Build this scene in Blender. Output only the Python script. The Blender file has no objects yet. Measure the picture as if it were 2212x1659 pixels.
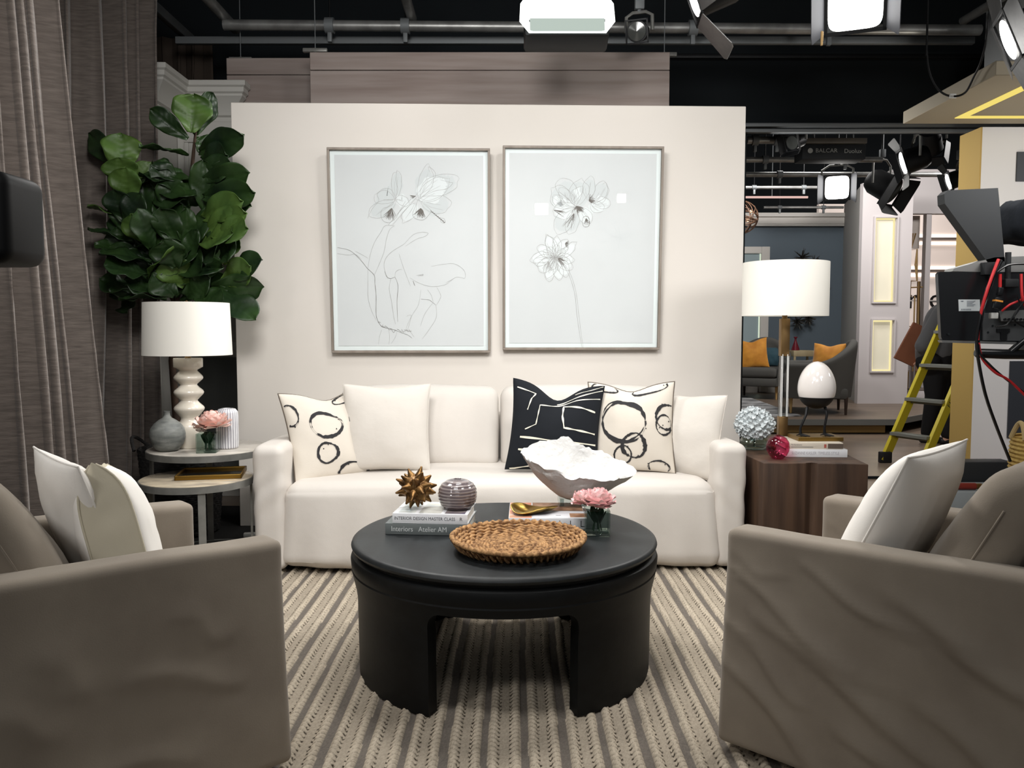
import bpy, bmesh, math, random
import numpy as np
from mathutils import Vector, Matrix, noise
R = math.radians
PI = math.pi
S = bpy.context.scene
COL = S.collection
# ------------------------------------------------------------------ camera
F = 1789.0; CX, CY = 1106.0, 829.5; PITCH = R(3.85); CAMZ = 1.2
_cp, _sp = math.cos(PITCH), math.sin(PITCH)
def ray(px, py):
    a = (px - CX) / F; b = -(py - CY) / F
    return Vector((a, _cp + b * _sp, -_sp + b * _cp))
def P(px, py, Y):
    r = ray(px, py); t = Y / r.y
    return Vector((r.x * t, Y, CAMZ + r.z * t))
def G(px, py, Z):
    r = ray(px, py); t = (Z - CAMZ) / r.z
    return Vector((r.x * t, r.y * t, Z))
cam = bpy.data.cameras.new('camera'); co = bpy.data.objects.new('camera', cam); COL.objects.link(co)
co.location = (0, 0, CAMZ); co.rotation_euler = (PI / 2 - PITCH, 0, 0)
cam.sensor_width = 36; cam.lens = F / 2212 * 36; cam.clip_start = .05; cam.clip_end = 100
S.camera = co
# ------------------------------------------------------------------ materials
def lin(c):
    out = []
    for x in c[:3]:
        x /= 255.0
        out.append(x / 12.92 if x <= .04045 else ((x + .055) / 1.055) ** 2.4)
    return (*out, 1)
def _n(nt, t, **kw):
    n = nt.nodes.new(t)
    for k, v in kw.items():
        if k in n.inputs: n.inputs[k].default_value = v
        else: setattr(n, k, v)
    return n
def mat(name, col, rough=.7, metal=0., spec=.4, col2=None, scale=8., stretch=(1, 1, 1), lo=.35, hi=.65, detail=4.,
        bump=0., bscale=None, bstretch=None, bdist=.01, bump2=None, emis=None, es=0., sheen=0., coat=0.):
    """principled material with an optional noise colour mix and noise bump, in object space"""
    m = bpy.data.materials.new(name); m.use_nodes = True
    nt = m.node_tree; b = nt.nodes['Principled BSDF']
    b.inputs['Base Color'].default_value = lin(col); b.inputs['Roughness'].default_value = rough
    b.inputs['Metallic'].default_value = metal; b.inputs['Specular IOR Level'].default_value = spec
    if sheen: b.inputs['Sheen Weight'].default_value = sheen
    if coat: b.inputs['Coat Weight'].default_value = coat; b.inputs['Coat Roughness'].default_value = .05
    if emis: b.inputs['Emission Color'].default_value = lin(emis); b.inputs['Emission Strength'].default_value = es
    L = nt.links.new
    tc = nt.nodes.new('ShaderNodeTexCoord')
    def noi(sc, st, det=detail):
        mp = _n(nt, 'ShaderNodeMapping'); mp.inputs['Scale'].default_value = st
        L(tc.outputs['Object'], mp.inputs['Vector'])
        t = _n(nt, 'ShaderNodeTexNoise', Scale=sc, Detail=det); L(mp.outputs[0], t.inputs['Vector'])
        return t.outputs['Fac']
    if col2:
        mr = _n(nt, 'ShaderNodeMapRange'); mr.inputs['From Min'].default_value = lo; mr.inputs['From Max'].default_value = hi
        L(noi(scale, stretch), mr.inputs['Value'])
        mx = _n(nt, 'ShaderNodeMix', data_type='RGBA')
        for s in mx.inputs:
            if s.name == 'A' and s.type == 'RGBA': s.default_value = lin(col)
            if s.name == 'B' and s.type == 'RGBA': s.default_value = lin(col2)
        L(mr.outputs[0], mx.inputs[0])
        o = [s for s in mx.outputs if s.type == 'RGBA'][0]
        L(o, b.inputs['Base Color'])
    if bump:
        bn = _n(nt, 'ShaderNodeBump', Strength=bump, Distance=bdist)
        L(noi(bscale or scale, bstretch or stretch), bn.inputs['Height'])
        last = bn
        if bump2:
            sc, st, stg, ds = bump2
            b2 = _n(nt, 'ShaderNodeBump', Strength=stg, Distance=ds)
            L(noi(sc, st, 2.), b2.inputs['Height']); L(bn.outputs[0], b2.inputs['Normal']); last = b2
        L(last.outputs[0], b.inputs['Normal'])
    return m
def glass(name, tint=(255, 255, 255), ior=1.45, rough=.0, dens=0.):
    m = bpy.data.materials.new(name); m.use_nodes = True; nt = m.node_tree; nt.nodes.clear(); L = nt.links.new
    out = nt.nodes.new('ShaderNodeOutputMaterial'); mx = nt.nodes.new('ShaderNodeMixShader')
    tr = nt.nodes.new('ShaderNodeBsdfTransparent'); tr.inputs[0].default_value = lin(tint)
    gl = nt.nodes.new('ShaderNodeBsdfGlossy'); gl.inputs['Roughness'].default_value = rough
    f0 = ((ior - 1) / (ior + 1)) ** 2
    lw = nt.nodes.new('ShaderNodeLayerWeight'); lw.inputs[0].default_value = .5
    pw = _n(nt, 'ShaderNodeMath', operation='POWER'); pw.inputs[1].default_value = 4.; L(lw.outputs['Facing'], pw.inputs[0])
    ma = _n(nt, 'ShaderNodeMath', operation='MULTIPLY_ADD'); ma.inputs[1].default_value = .75; ma.inputs[2].default_value = f0; L(pw.outputs[0], ma.inputs[0])
    L(ma.outputs[0], mx.inputs[0]); L(tr.outputs[0], mx.inputs[1]); L(gl.outputs[0], mx.inputs[2]); L(mx.outputs[0], out.inputs[0])
    return m
def emit(name, col, s):
    m = bpy.data.materials.new(name); m.use_nodes = True; nt = m.node_tree; nt.nodes.clear()
    out = nt.nodes.new('ShaderNodeOutputMaterial'); e = nt.nodes.new('ShaderNodeEmission')
    e.inputs[0].default_value = lin(col); e.inputs[1].default_value = s; nt.links.new(e.outputs[0], out.inputs[0])
    return m
# ------------------------------------------------------------------ geometry
class Geo:
    def __init__(s): s.v = []; s.f = []; s.m = []
    def add(s, v, f, m=0, M=None):
        o = len(s.v)
        s.v += [(M @ Vector(p)) for p in v] if M is not None else [Vector(p) for p in v]
        s.f += [tuple(i + o for i in q) for q in f]; s.m += [m] * len(f)
        return s
    def join(s, g, M=None, m=None):
        o = len(s.v)
        s.v += [(M @ p) for p in g.v] if M is not None else list(g.v)
        s.f += [tuple(i + o for i in q) for q in g.f]; s.m += (g.m if m is None else [m] * len(g.f))
        return s
    # a box with rounded edges
    def box(s, size, c=(0, 0, 0), r=0., seg=2, m=0, M=None):
        bm = bmesh.new(); bmesh.ops.create_cube(bm, size=1)
        for v in bm.verts: v.co = Vector((v.co.x * size[0], v.co.y * size[1], v.co.z * size[2]))
        r = min(r, .49 * min(size))
        if r > 0: bmesh.ops.bevel(bm, geom=list(bm.edges), offset=r, segments=seg, profile=.5, affect='EDGES')
        bm.verts.index_update(); c = Vector(c)
        s.add([v.co + c for v in bm.verts], [[v.index for v in f.verts] for f in bm.faces], m, M); bm.free()
        return s
    # densely gridded rounded box, every vertex passed through fn(p, normal)
    def soft(s, size, c=(0, 0, 0), r=.03, n=(8, 8, 8), fn=None, m=0, M=None):
        idx = {}; V = []; Fc = []; h = [x / 2 for x in size]; c = Vector(c)
        def vert(i, j, k):
            key = (i, j, k)
            if key not in idx:
                p = []
                for a, t in enumerate((i, j, k)):
                    # finer spacing near the rounded edges
                    u = 2 * t / n[a] - 1
                    u = math.copysign(abs(u) ** .8, u)
                    p.append(u * h[a])
                p = Vector(p)
                q = Vector([max(-h[a] + r, min(h[a] - r, p[a])) for a in range(3)])
                d = p - q
                nr = d.normalized() if d.length > 1e-9 else Vector((0, 0, 1))
                p2 = q + nr * r if d.length > 1e-9 else p
                p2 = p2 + c
                if fn: p2 = fn(p2, nr)
                idx[key] = len(V); V.append(p2)
            return idx[key]
        nx, ny, nz = n
        for i in range(nx):
            for j in range(ny):
                Fc.append([vert(i, j, 0), vert(i, j + 1, 0), vert(i + 1, j + 1, 0), vert(i + 1, j, 0)])
                Fc.append([vert(i, j, nz), vert(i + 1, j, nz), vert(i + 1, j + 1, nz), vert(i, j + 1, nz)])
        for i in range(nx):
            for k in range(nz):
                Fc.append([vert(i, 0, k), vert(i + 1, 0, k), vert(i + 1, 0, k + 1), vert(i, 0, k + 1)])
                Fc.append([vert(i, ny, k), vert(i, ny, k + 1), vert(i + 1, ny, k + 1), vert(i + 1, ny, k)])
        for j in range(ny):
            for k in range(nz):
                Fc.append([vert(0, j, k), vert(0, j, k + 1), vert(0, j + 1, k + 1), vert(0, j + 1, k)])
                Fc.append([vert(nx, j, k), vert(nx, j + 1, k), vert(nx, j + 1, k + 1), vert(nx, j, k + 1)])
        return s.add(V, Fc, m, M)
    def grid(s, nu, nv, fn, m=0, M=None, cu=False, cv=False):
        V = [fn(i / nu, j / nv) for j in range(nv + (0 if cv else 1)) for i in range(nu + (0 if cu else 1))]
        w = nu if cu else nu + 1; hh = nv if cv else nv + 1
        Fc = []
        for j in range(nv):
            for i in range(nu):
                a = j * w + i; b = j * w + (i + 1) % w; c_ = ((j + 1) % hh) * w + (i + 1) % w; d = ((j + 1) % hh) * w + i
                Fc.append((a, b, c_, d))
        return s.add(V, Fc, m, M)
    def lathe(s, prof, seg=40, c=(0, 0, 0), m=0, M=None, cap=True):
        c = Vector(c); V = []; Fc = []; k = len(prof)
        for (r, z) in prof:
            for i in range(seg):
                a = 2 * PI * i / seg
                V.append(c + Vector((r * math.cos(a), r * math.sin(a), z)))
        for j in range(k - 1):
            for i in range(seg):
                i2 = (i + 1) % seg
                Fc.append((j * seg + i, j * seg + i2, (j + 1) * seg + i2, (j + 1) * seg + i))
        if cap:
            Fc.append(tuple(range(seg))[::-1]); Fc.append(tuple((k - 1) * seg + i for i in range(seg)))
        return s.add(V, Fc, m, M)
    def tube(s, pts, r, seg=10, m=0, M=None, cap=True, closed=False):
        pts = [Vector(p) for p in pts]; n = len(pts)
        rr = r if isinstance(r, (list, tuple)) else [r] * n
        V = []; Fc = []; u = None
        for i, p in enumerate(pts):
            if closed: t = (pts[(i + 1) % n] - pts[i - 1])
            else: t = pts[min(i + 1, n - 1)] - pts[max(i - 1, 0)]
            t = t.normalized() if t.length > 1e-9 else Vector((0, 0, 1))
            if u is None:
                u = t.cross(Vector((0, 0, 1)))
                if u.length < .05: u = t.cross(Vector((1, 0, 0)))
            u = (u - t * u.dot(t)).normalized(); w = t.cross(u)
            for k in range(seg):
                a = 2 * PI * k / seg
                V.append(p + (u * math.cos(a) + w * math.sin(a)) * rr[i])
        for i in range(n if closed else n - 1):
            for k in range(seg):
                k2 = (k + 1) % seg; i2 = (i + 1) % n
                Fc.append((i * seg + k, i * seg + k2, i2 * seg + k2, i2 * seg + k))
        if cap and not closed:
            Fc.append(tuple(range(seg))[::-1]); Fc.append(tuple((n - 1) * seg + k for k in range(seg)))
        return s.add(V, Fc, m, M)
    def ball(s, c, r, seg=20, rings=12, m=0, M=None):
        c = Vector(c); r = r if isinstance(r, (tuple, list)) else (r, r, r)
        prof = [(math.sin(PI * j / rings), -math.cos(PI * j / rings)) for j in range(rings + 1)]
        prof[0] = (.001, -1); prof[-1] = (.001, 1)
        T = Matrix.Translation(c) @ Matrix.Diagonal((r[0], r[1], r[2], 1))
        return s.lathe(prof, seg, m=m, M=(M @ T) if M is not None else T)
    def prism(s, poly, z0, z1, m=0, M=None):
        n = len(poly)
        V = [(x, y, z0) for x, y in poly] + [(x, y, z1) for x, y in poly]
        Fc = [tuple(range(n))[::-1], tuple(range(n, 2 * n))] + [(i, (i + 1) % n, n + (i + 1) % n, n + i) for i in range(n)]
        return s.add(V, Fc, m, M)
    def ribbon(s, pts, w, nrm=(0, 0, 1), m=0, M=None):
        """flat strip; w may be a list; nrm the surface normal (vector or list)"""
        pts = [Vector(p) for p in pts]; n = len(pts); V = []; Fc = []
        for i, p in enumerate(pts):
            t = (pts[min(i + 1, n - 1)] - pts[max(i - 1, 0)])
            nn = Vector(nrm[i]) if isinstance(nrm, list) else Vector(nrm)
            sd = nn.cross(t)
            sd = sd.normalized() if sd.length > 1e-9 else Vector((1, 0, 0))
            ww = w[i] if isinstance(w, (list, tuple)) else w
            V += [p - sd * ww / 2, p + sd * ww / 2]
        for i in range(n - 1): Fc.append((2 * i, 2 * i + 2, 2 * i + 3, 2 * i + 1))
        return s.add(V, Fc, m, M)
def text(s, size, M=None, g=None, m=0, ext=0., align='CENTER', sx=1., space=1.):
    cu = bpy.data.curves.new('t', 'FONT'); cu.body = s; cu.size = size; cu.extrude = ext; cu.align_x = align; cu.align_y = 'CENTER'
    cu.resolution_u = 3; cu.space_character = space
    o = bpy.data.objects.new('t', cu); COL.objects.link(o)
    dg = bpy.context.evaluated_depsgraph_get()
    me = bpy.data.meshes.new_from_object(o.evaluated_get(dg))
    g = g or Geo()
    sc = Matrix.Diagonal((sx, 1, 1, 1))
    g.add([v.co.copy() for v in me.vertices], [tuple(p.vertices) for p in me.polygons], m, (M @ sc) if M is not None else sc)
    bpy.data.objects.remove(o); bpy.data.curves.remove(cu); bpy.data.meshes.remove(me)
    return g
# ------------------------------------------------------------------ objects
def mesh_of(name, g, mats, sharp=40, merge=0.):
    me = bpy.data.meshes.new(name)
    me.from_pydata([tuple(v) for v in g.v], [], g.f)
    mats = mats if isinstance(mats, (list, tuple)) else [mats]
    for mm in mats: me.materials.append(mm)
    me.polygons.foreach_set('material_index', g.m)
    me.polygons.foreach_set('use_smooth', [True] * len(g.f))
    if merge:
        bm = bmesh.new(); bm.from_mesh(me); bmesh.ops.remove_doubles(bm, verts=bm.verts, dist=merge); bm.to_mesh(me); bm.free()
    me.update()
    if sharp: me.set_sharp_from_angle(angle=R(sharp))
    return me
def obj(name, g, mats, parent=None, label=None, loc=None, rot=None, sharp=40, merge=0., sub=0):
    o = bpy.data.objects.new(name, mesh_of(name, g, mats, sharp, merge)); COL.objects.link(o)
    if parent is not None: o.parent = parent
    if loc is not None: o.location = loc
    if rot is not None: o.rotation_euler = rot
    if label: o['label'] = label
    if sub:
        md = o.modifiers.new('sub', 'SUBSURF'); md.levels = sub; md.render_levels = sub
    return o
def tag(o, label, cat, group=None, kind=None):
    o['label'] = label; o['category'] = cat
    if group: o['group'] = group
    if kind: o['kind'] = kind
    return o
def thing(name, label, cat, loc=(0, 0, 0), rotz=0., group=None, rot=None):
    o = bpy.data.objects.new(name, None); COL.objects.link(o); o.empty_display_size = .05
    o.location = loc; o.rotation_euler = rot if rot is not None else (0, 0, rotz)
    return tag(o, label, cat, group)
def struct(name, g, m, label=None, parent=None, **k):
    o = obj(name, g, m, parent, label, **k)
    if parent is None: o['kind'] = 'structure'
    return o
def one(name, label, cat, g, m, loc=(0, 0, 0), rot=None, group=None, **k):
    return tag(obj(name, g, m, None, None, loc, rot, **k), label, cat, group)
def remesh(o, vox, smooth=6):
    md = o.modifiers.new('r', 'REMESH'); md.mode = 'VOXEL'; md.voxel_size = vox; md.use_smooth_shade = True
    if smooth:
        sm = o.modifiers.new('s', 'SMOOTH'); sm.iterations = smooth; sm.factor = .5
    # bake
    dg = bpy.context.evaluated_depsgraph_get(); me = bpy.data.meshes.new_from_object(o.evaluated_get(dg))
    o.modifiers.clear(); old = o.data; mats = list(old.materials); o.data = me
    if not me.materials:
        for mm in mats: me.materials.append(mm)
    for p in me.polygons: p.use_smooth = True
    return o
def T(x, y, z): return Matrix.Translation((x, y, z))
def RX(a): return Matrix.Rotation(a, 4, 'X')
def RY(a): return Matrix.Rotation(a, 4, 'Y')
def RZ(a): return Matrix.Rotation(a, 4, 'Z')
def aim(frm, to, up=(0, 0, 1)):
    """matrix at frm whose local +Y points at to and +Z is roughly up"""
    y = (Vector(to) - Vector(frm)).normalized(); x = y.cross(Vector(up)).normalized(); z = x.cross(y)
    return Matrix(((x.x, y.x, z.x, frm[0]), (x.y, y.y, z.y, frm[1]), (x.z, y.z, z.z, frm[2]), (0, 0, 0, 1)))
def N3(p, sc, seed=0): return noise.noise(Vector(p) * sc + Vector((seed * 7.3, seed * 3.1, seed * 1.7)))
# ------------------------------------------------------------------ shared materials
BLACK = mat('black_paint', (30, 34, 37), .9, spec=.15)
BLACKM = mat('black_metal', (24, 25, 27), .45, .3)
STEEL = mat('grey_steel', (134, 134, 130), .42, .35, col2=(112, 112, 108), scale=12)
DSTEEL = mat('dull_steel', (118, 122, 124), .6, .3)
BRASS = mat('brushed_brass', (150, 122, 82), .38, .9, col2=(128, 100, 64), scale=14, stretch=(1, 1, .1))
GOLD = mat('gold', (176, 146, 78), .32, 1., bump=.2, bscale=40, bdist=.002)
CREAM = mat('cream_linen', (210, 204, 197), .9, spec=.15, sheen=.1, bump=.22, bscale=260, bstretch=(1, .35, 1), bdist=.0015,
            bump2=(9, (1, 1, 1), .25, .012))
CREAM2 = mat('cream_pillow_linen', (212, 206, 198), .9, spec=.15, bump=.25, bscale=240, bstretch=(.3, 1, 1), bdist=.0015, bump2=(11, (1, 1, 1), .3, .012))
TAUPE = mat('taupe_linen', (148, 138, 125), .92, spec=.12, col2=(136, 126, 114), scale=5, sheen=.2, bump=.25, bscale=300, bdist=.0012,
            bump2=(7, (1, 1, .6), .25, .014))
WHITE = mat('white_cotton', (238, 234, 228), .9, spec=.15, bump=.2, bscale=220, bdist=.001, bump2=(12, (1, .5, 1), .3, .01))
KHAKI = mat('khaki_cotton', (196, 188, 168), .9, spec=.15, bump=.2, bscale=220, bdist=.001, bump2=(12, (1, .5, 1), .3, .01))
INK = mat('charcoal_print', (44, 43, 45), .85)
WPAINT = mat('white_paint', (214, 210, 204), .6, bump=.05, bscale=60, bdist=.002)
# ================================================================== THE SETTING
FLOORZ = -.012
def attr_mat(name, rough=.95, bump=0., bscale=200):
    m = mat(name, (128, 128, 128), rough, spec=.1, bump=bump, bscale=bscale, bdist=.002) if bump else mat(name, (128, 128, 128), rough, spec=.1)
    nt = m.node_tree; a = nt.nodes.new('ShaderNodeAttribute'); a.attribute_name = 'tint'
    nt.links.new(a.outputs['Color'], nt.nodes['Principled BSDF'].inputs['Base Color'])
    return m
FLOORM = mat('dark_polished_floor', (148, 130, 114), .28, spec=.45, col2=(132, 116, 102), scale=1.5, stretch=(1, 3, 1))
NEARM = mat('black_studio_floor', (34, 33, 33), .7, spec=.2)
g = Geo().box((9.8, 18.5, .1), (6.1, 6.45, FLOORZ - .05)).box((8.2, 10.1, .1), (-2.9, 10.65, FLOORZ - .05))
struct('floor', g, FLOORM)
g = Geo().box((8.2, 8.4, .1), (-2.9, 1.4, FLOORZ - .05))
struct('floor_near', g, NEARM)
struct('ceiling', Geo().box((18, 18.5, .1), (2, 6.6, 5.0)), BLACK)
struct('wall_left', Geo().box((.1, 18, 5.1), (-3.6, 6.4, 2.45)), BLACK)
struct('wall_right', Geo().box((.1, 18, 5.1), (10.2, 6.4, 2.45)), BLACK)
struct('wall_rear', Geo().box((5.5, .1, 5.1), (-.8, 7.05, 2.45)), BLACK)
struct('wall_header', Geo().box((4.6, .1, 2.2), (4.25, 7.05, 3.93)), BLACK)
struct('wall_far', Geo().box((13, .1, 5.1), (4.0, 15.6, 2.45)), BLACK)
# the set wall behind the sofa
WALLM = mat('cream_wall_paint', (226, 220, 213), .75, spec=.2, col2=(222, 216, 208), scale=1.2)
WYAW = R(1.7)
WC = Vector((-.11, 5.06, 0))          # middle of the cream wall's front face
MW = Matrix.Translation(WC) @ RZ(WYAW)
g = Geo().box((3.085, .09, 2.55), (-.0175, .045, 2.55 / 2 + FLOORZ), r=.003, seg=1, M=MW)
struct('wall_back', g, WALLM)
# plank covered flats standing behind it
PLANK = mat('whitewashed_planks', (160, 148, 142), .75, spec=.2, col2=(138, 124, 118), scale=3, stretch=(.35, 1, 5), lo=.4, hi=.7, bump=.15, bscale=6, bstretch=(.3, 1, 8), bdist=.004)
def plank_flat(x0, x1, top, Y, label):
    t = thing('plank_flat', label, 'stage flat', ((x0 + x1) / 2, Y, FLOORZ))
    g = Geo(); w = x1 - x0; z = 0; i = 0
    rows = [.20, .20, .24, .24, .24, .24, .24, .24, .24, .24]
    h = top - FLOORZ; zz = h; hs = [.118, .27, .27, .27, .27, .27, .27, .27, .27, .27, .27, .27]
    for q in hs:
        if zz <= .01: break
        a = max(0, zz - q)
        g.box((w, .03, zz - a - .004), (0, 0, (zz + a) / 2), r=.003, seg=1); zz = a
    obj('planks', g, PLANK, t)
    for sx in (-1, 1): obj('batten', Geo().box((.05, .05, h - .03), (sx * (w / 2 - .04), .041, h / 2 - .01)), DSTEEL, t)
    return t
plank_flat(-1.32, 1.03, 3.0, 5.55, 'wide whitewashed plank flat rising behind the cream wall')
plank_flat(-2.0, -1.24, 3.09, 5.95, 'narrow whitewashed plank flat set back beside the white cornice')
# ------------------------------------------------------------------ white panelled cabinet front with a stepped cornice
def cornice():
    path = [(-3.1, 5.42), (-2.215, 5.42), (-2.215, 5.80), (-1.83, 5.80), (-1.83, 5.915)]
    prof = [(0.0, -.26), (.012, -.255), (.012, -.225), (.03, -.215), (.035, -.19), (.07, -.13), (.10, -.10), (.10, -.085), (.115, -.075), (.115, -.045), (.13, -.035), (.13, -.004), (.125, 0), (0, 0)]
    nrm = [(0, -1), (.0, -1), (0, -1), (0, -1), (1, 0)]
    # mitred outward offsets
    off = [Vector((0, -1)), Vector((1, -1)), Vector((1, -1)), Vector((1, -1)), Vector((1, 0))]
    g = Geo(); V = []; Fc = []
    for (x, y), o in zip(path, off):
        for d, z in prof:
            V.append((x - .13 * o.x + o.x * d, y - .13 * o.y + o.y * d, 2.9 + z))
    k = len(prof)
    for i in range(len(path) - 1):
        for j in range(k - 1): Fc.append((i * k + j, i * k + j + 1, (i + 1) * k + j + 1, (i + 1) * k + j))
    return g.add(V, Fc)
PANELM = mat('white_panelling', (196, 194, 188), .55, spec=.3)
t = thing('panelled_cabinet', 'tall white panelled unit with stepped crown moulding behind the fig tree', 'cabinet', (-2.4, 5.9, FLOORZ))
TL = Matrix.Translation((2.4, -5.9, -FLOORZ))
obj('crown_moulding', Geo().join(cornice(), TL), PANELM, t, sharp=25)
g = Geo().box((.72, .5, 2.66), (-2.715, 5.80, 1.32), r=.004, seg=1).box((.325, .35, 2.66), (-2.1875, 6.1, 1.32), r=.004, seg=1).box((.5, .012, 2.66), (-2.1, 5.926, 1.32))
obj('carcass', Geo().join(g, TL), PANELM, t)
g = Geo()
for (x0, x1, z0, z1, Y) in ((-2.56, -2.38, 1.1, 2.5, 5.549), (-2.30, -1.87, 1.1, 2.5, 5.924)):
    for a, b, c, d in ((x0, x1, z1, z1 + .03), (x0, x1, z0, z0 + .03), (x0, x0 + .03, z0, z1), (x1 - .03, x1, z0, z1)):
        g.box((b - a, .02, d - c), ((a + b) / 2, Y - .01, (c + d) / 2), r=.006)
obj('moulding', Geo().join(g, TL), PANELM, t)
g = Geo().box((.42, .01, .95), (-2.09, 5.919, .52))
obj('dark_panel', Geo().join(g, TL), mat('dark_inset_panel', (104, 106, 104), .35), t)  # plain dark grey sheet standing in for the shelf opening
# ------------------------------------------------------------------ curtains
CURT = mat('grey_brown_curtain', (116, 107, 101), .95, spec=.1, col2=(88, 81, 76), scale=24, stretch=(.5, .5, 4), lo=.25, hi=.75, detail=6, sheen=.3,
           bump=.5, bscale=90, bstretch=(.35, .35, 3), bdist=.004)
CURTD = mat('dark_brown_drape', (66, 58, 52), .95, spec=.08, bump=.3, bscale=60, bdist=.004)
def curtain(label, top, bot, ztop, nf, amp, seed, m, zbot=FLOORZ + .01, flat=.0):
    rnd = random.Random(seed); ph = [rnd.uniform(-.5, .5) for _ in range(nf + 3)]; am = [rnd.uniform(.55, 1.25) for _ in range(nf + 3)]
    def along(path, u):
        x = u * (len(path) - 1); i = min(int(x), len(path) - 2); return Vector(path[i]).lerp(Vector(path[i + 1]), x - i)
    def fn(u, v):
        a = along(top, u); b = along(bot, u); p = b.lerp(a, v)
        d = (along(top, min(1, u + .01)) - along(top, max(0, u - .01))).normalized(); nrm = Vector((d.y, -d.x))
        w = u * nf; i = int(w)
        warp = w + .28 * math.sin(w * 1.7 + seed) + .10 * math.sin(v * 5 + i)
        amp_i = am[i] * (1 - (w - i)) + am[i + 1] * (w - i)
        s_ = math.sin(2 * PI * warp); s_ = math.copysign(abs(s_) ** .75, s_)
        o = amp * amp_i * s_ * (.75 + .35 * (1 - v)) + .02 * N3((u * 3, v * 2, seed), 1)
        q = p + nrm * o + d * (.018 * math.sin(2 * PI * warp * 2))
        return (q.x, q.y, zbot + (ztop - zbot) * v)
    g = Geo().grid(nf * 16, 18, fn)
    o = one('curtain', label, 'curtain', g, m, sharp=0)
    md = o.modifiers.new('thick', 'SOLIDIFY'); md.thickness = .004
    return o
curtain('grey brown linen curtain in front, nearest the left chair', [(-2.10, 2.5), (-2.08, 3.1), (-2.05, 3.72)], [(-2.02, 2.5), (-2.0, 3.1), (-1.86, 3.76)], 3.28, 12, .09, 3, CURT)
curtain('grey brown linen curtain further back, behind the fig tree', [(-2.80, 3.8), (-2.64, 4.6), (-2.225, 5.26)], [(-2.86, 3.8), (-2.70, 4.6), (-2.30, 5.2)], 3.42, 11, .095, 8, CURT)
curtain('dark brown drape hanging high in the back corner', [(-3.1, 6.35), (-2.30, 6.5)], [(-3.1, 6.35), (-2.3, 6.5)], 3.4, 6, .04, 5, CURTD)
g = Geo().box((.05, 4.4, .07), (-2.52, 4.6, 3.46), r=.006)
one('curtain_track', 'dark steel curtain track running back above the far curtain', 'curtain track', g, DSTEEL)
# ------------------------------------------------------------------ rug
def rug():
    x = np.arange(-1.52, 1.53, .0034); y = np.concatenate([np.arange(1.35, 3.2, .0046), np.arange(3.2, 4.72, .008)])
    X, Y = np.meshgrid(x, y)
    rng = np.random.default_rng(4)
    Pd = .1155; xo = X + .0035 * np.sin(Y * 3.1 + X * 2) + .0018 * np.sin(Y * 9 + 1.3 * X)
    k = np.floor((xo - .04) / Pd + .5); d = xo - .04 - k * Pd; ad = np.abs(d)
    gw = .0118 + .002 * np.sin(k * 2.3)
    bc = gw + .0150; bd = ad - bc                      # braid row centre
    sgn = np.sign(d)
    beadph = Y / .025 + k * .37 + sgn * .21 + bd * 26 * 1.0
    bead = np.abs(np.sin(PI * beadph))
    prof = np.sqrt(np.clip(1 - (bd / .0150) ** 2, 0, 1))
    fine = rng.random(X.shape)
    braid = (ad > gw) & (np.abs(bd) <= .0150)
    grey = ad <= gw
    h = np.where(braid, .002 + .016 * prof * (.62 + .38 * bead ** .6), np.where(grey, .004 + .0022 * fine, .0062 + .003 * fine + .0014 * np.sin(ad * 900)))
    # gaps between the stitches
    gap = braid & (bead < .28) & (np.abs(bd) > .002)
    hole = (np.abs(bd - .0145) < .0042) & (bead < .52)
    beige = np.array(lin((186, 174, 156))[:3]); mid = np.array(lin((166, 155, 139))[:3]); gr = np.array(lin((112, 105, 98))[:3]); dk = np.array(lin((58, 50, 42))[:3])
    c = np.zeros(X.shape + (4,)); c[..., 3] = 1
    c[..., :3] = mid; c[braid, :3] = beige; c[grey, :3] = gr
    c[gap, :3] = beige * .55; c[hole, :3] = dk
    c[..., :3] *= (.82 + .32 * fine)[..., None]
    ny, nx = X.shape
    co_ = np.stack([X, Y, h + FLOORZ - .0], -1).reshape(-1, 3)
    i = np.arange(ny * nx).reshape(ny, nx)
    q = np.stack([i[:-1, :-1], i[:-1, 1:], i[1:, 1:], i[1:, :-1]], -1).reshape(-1)
    me = bpy.data.meshes.new('rug'); nf = len(q) // 4
    me.vertices.add(ny * nx); me.vertices.foreach_set('co', co_.astype(np.float32).ravel())
    me.loops.add(nf * 4); me.loops.foreach_set('vertex_index', q.astype(np.int32))
    me.polygons.add(nf); me.polygons.foreach_set('loop_start', np.arange(0, nf * 4, 4, dtype=np.int32)); me.polygons.foreach_set('loop_total', np.full(nf, 4, dtype=np.int32))
    me.polygons.foreach_set('use_smooth', np.ones(nf, bool))
    at = me.color_attributes.new('tint', 'FLOAT_COLOR', 'POINT'); at.data.foreach_set('color', c.astype(np.float32).ravel())
    me.update(); me.validate()
    me.materials.append(attr_mat('rug_yarn', bump=.35, bscale=260))
    o = bpy.data.objects.new('rug', me); COL.objects.link(o)
    tag(o, 'beige and grey striped rug of chunky braided yarn under the coffee table', 'rug')
rug()
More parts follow.
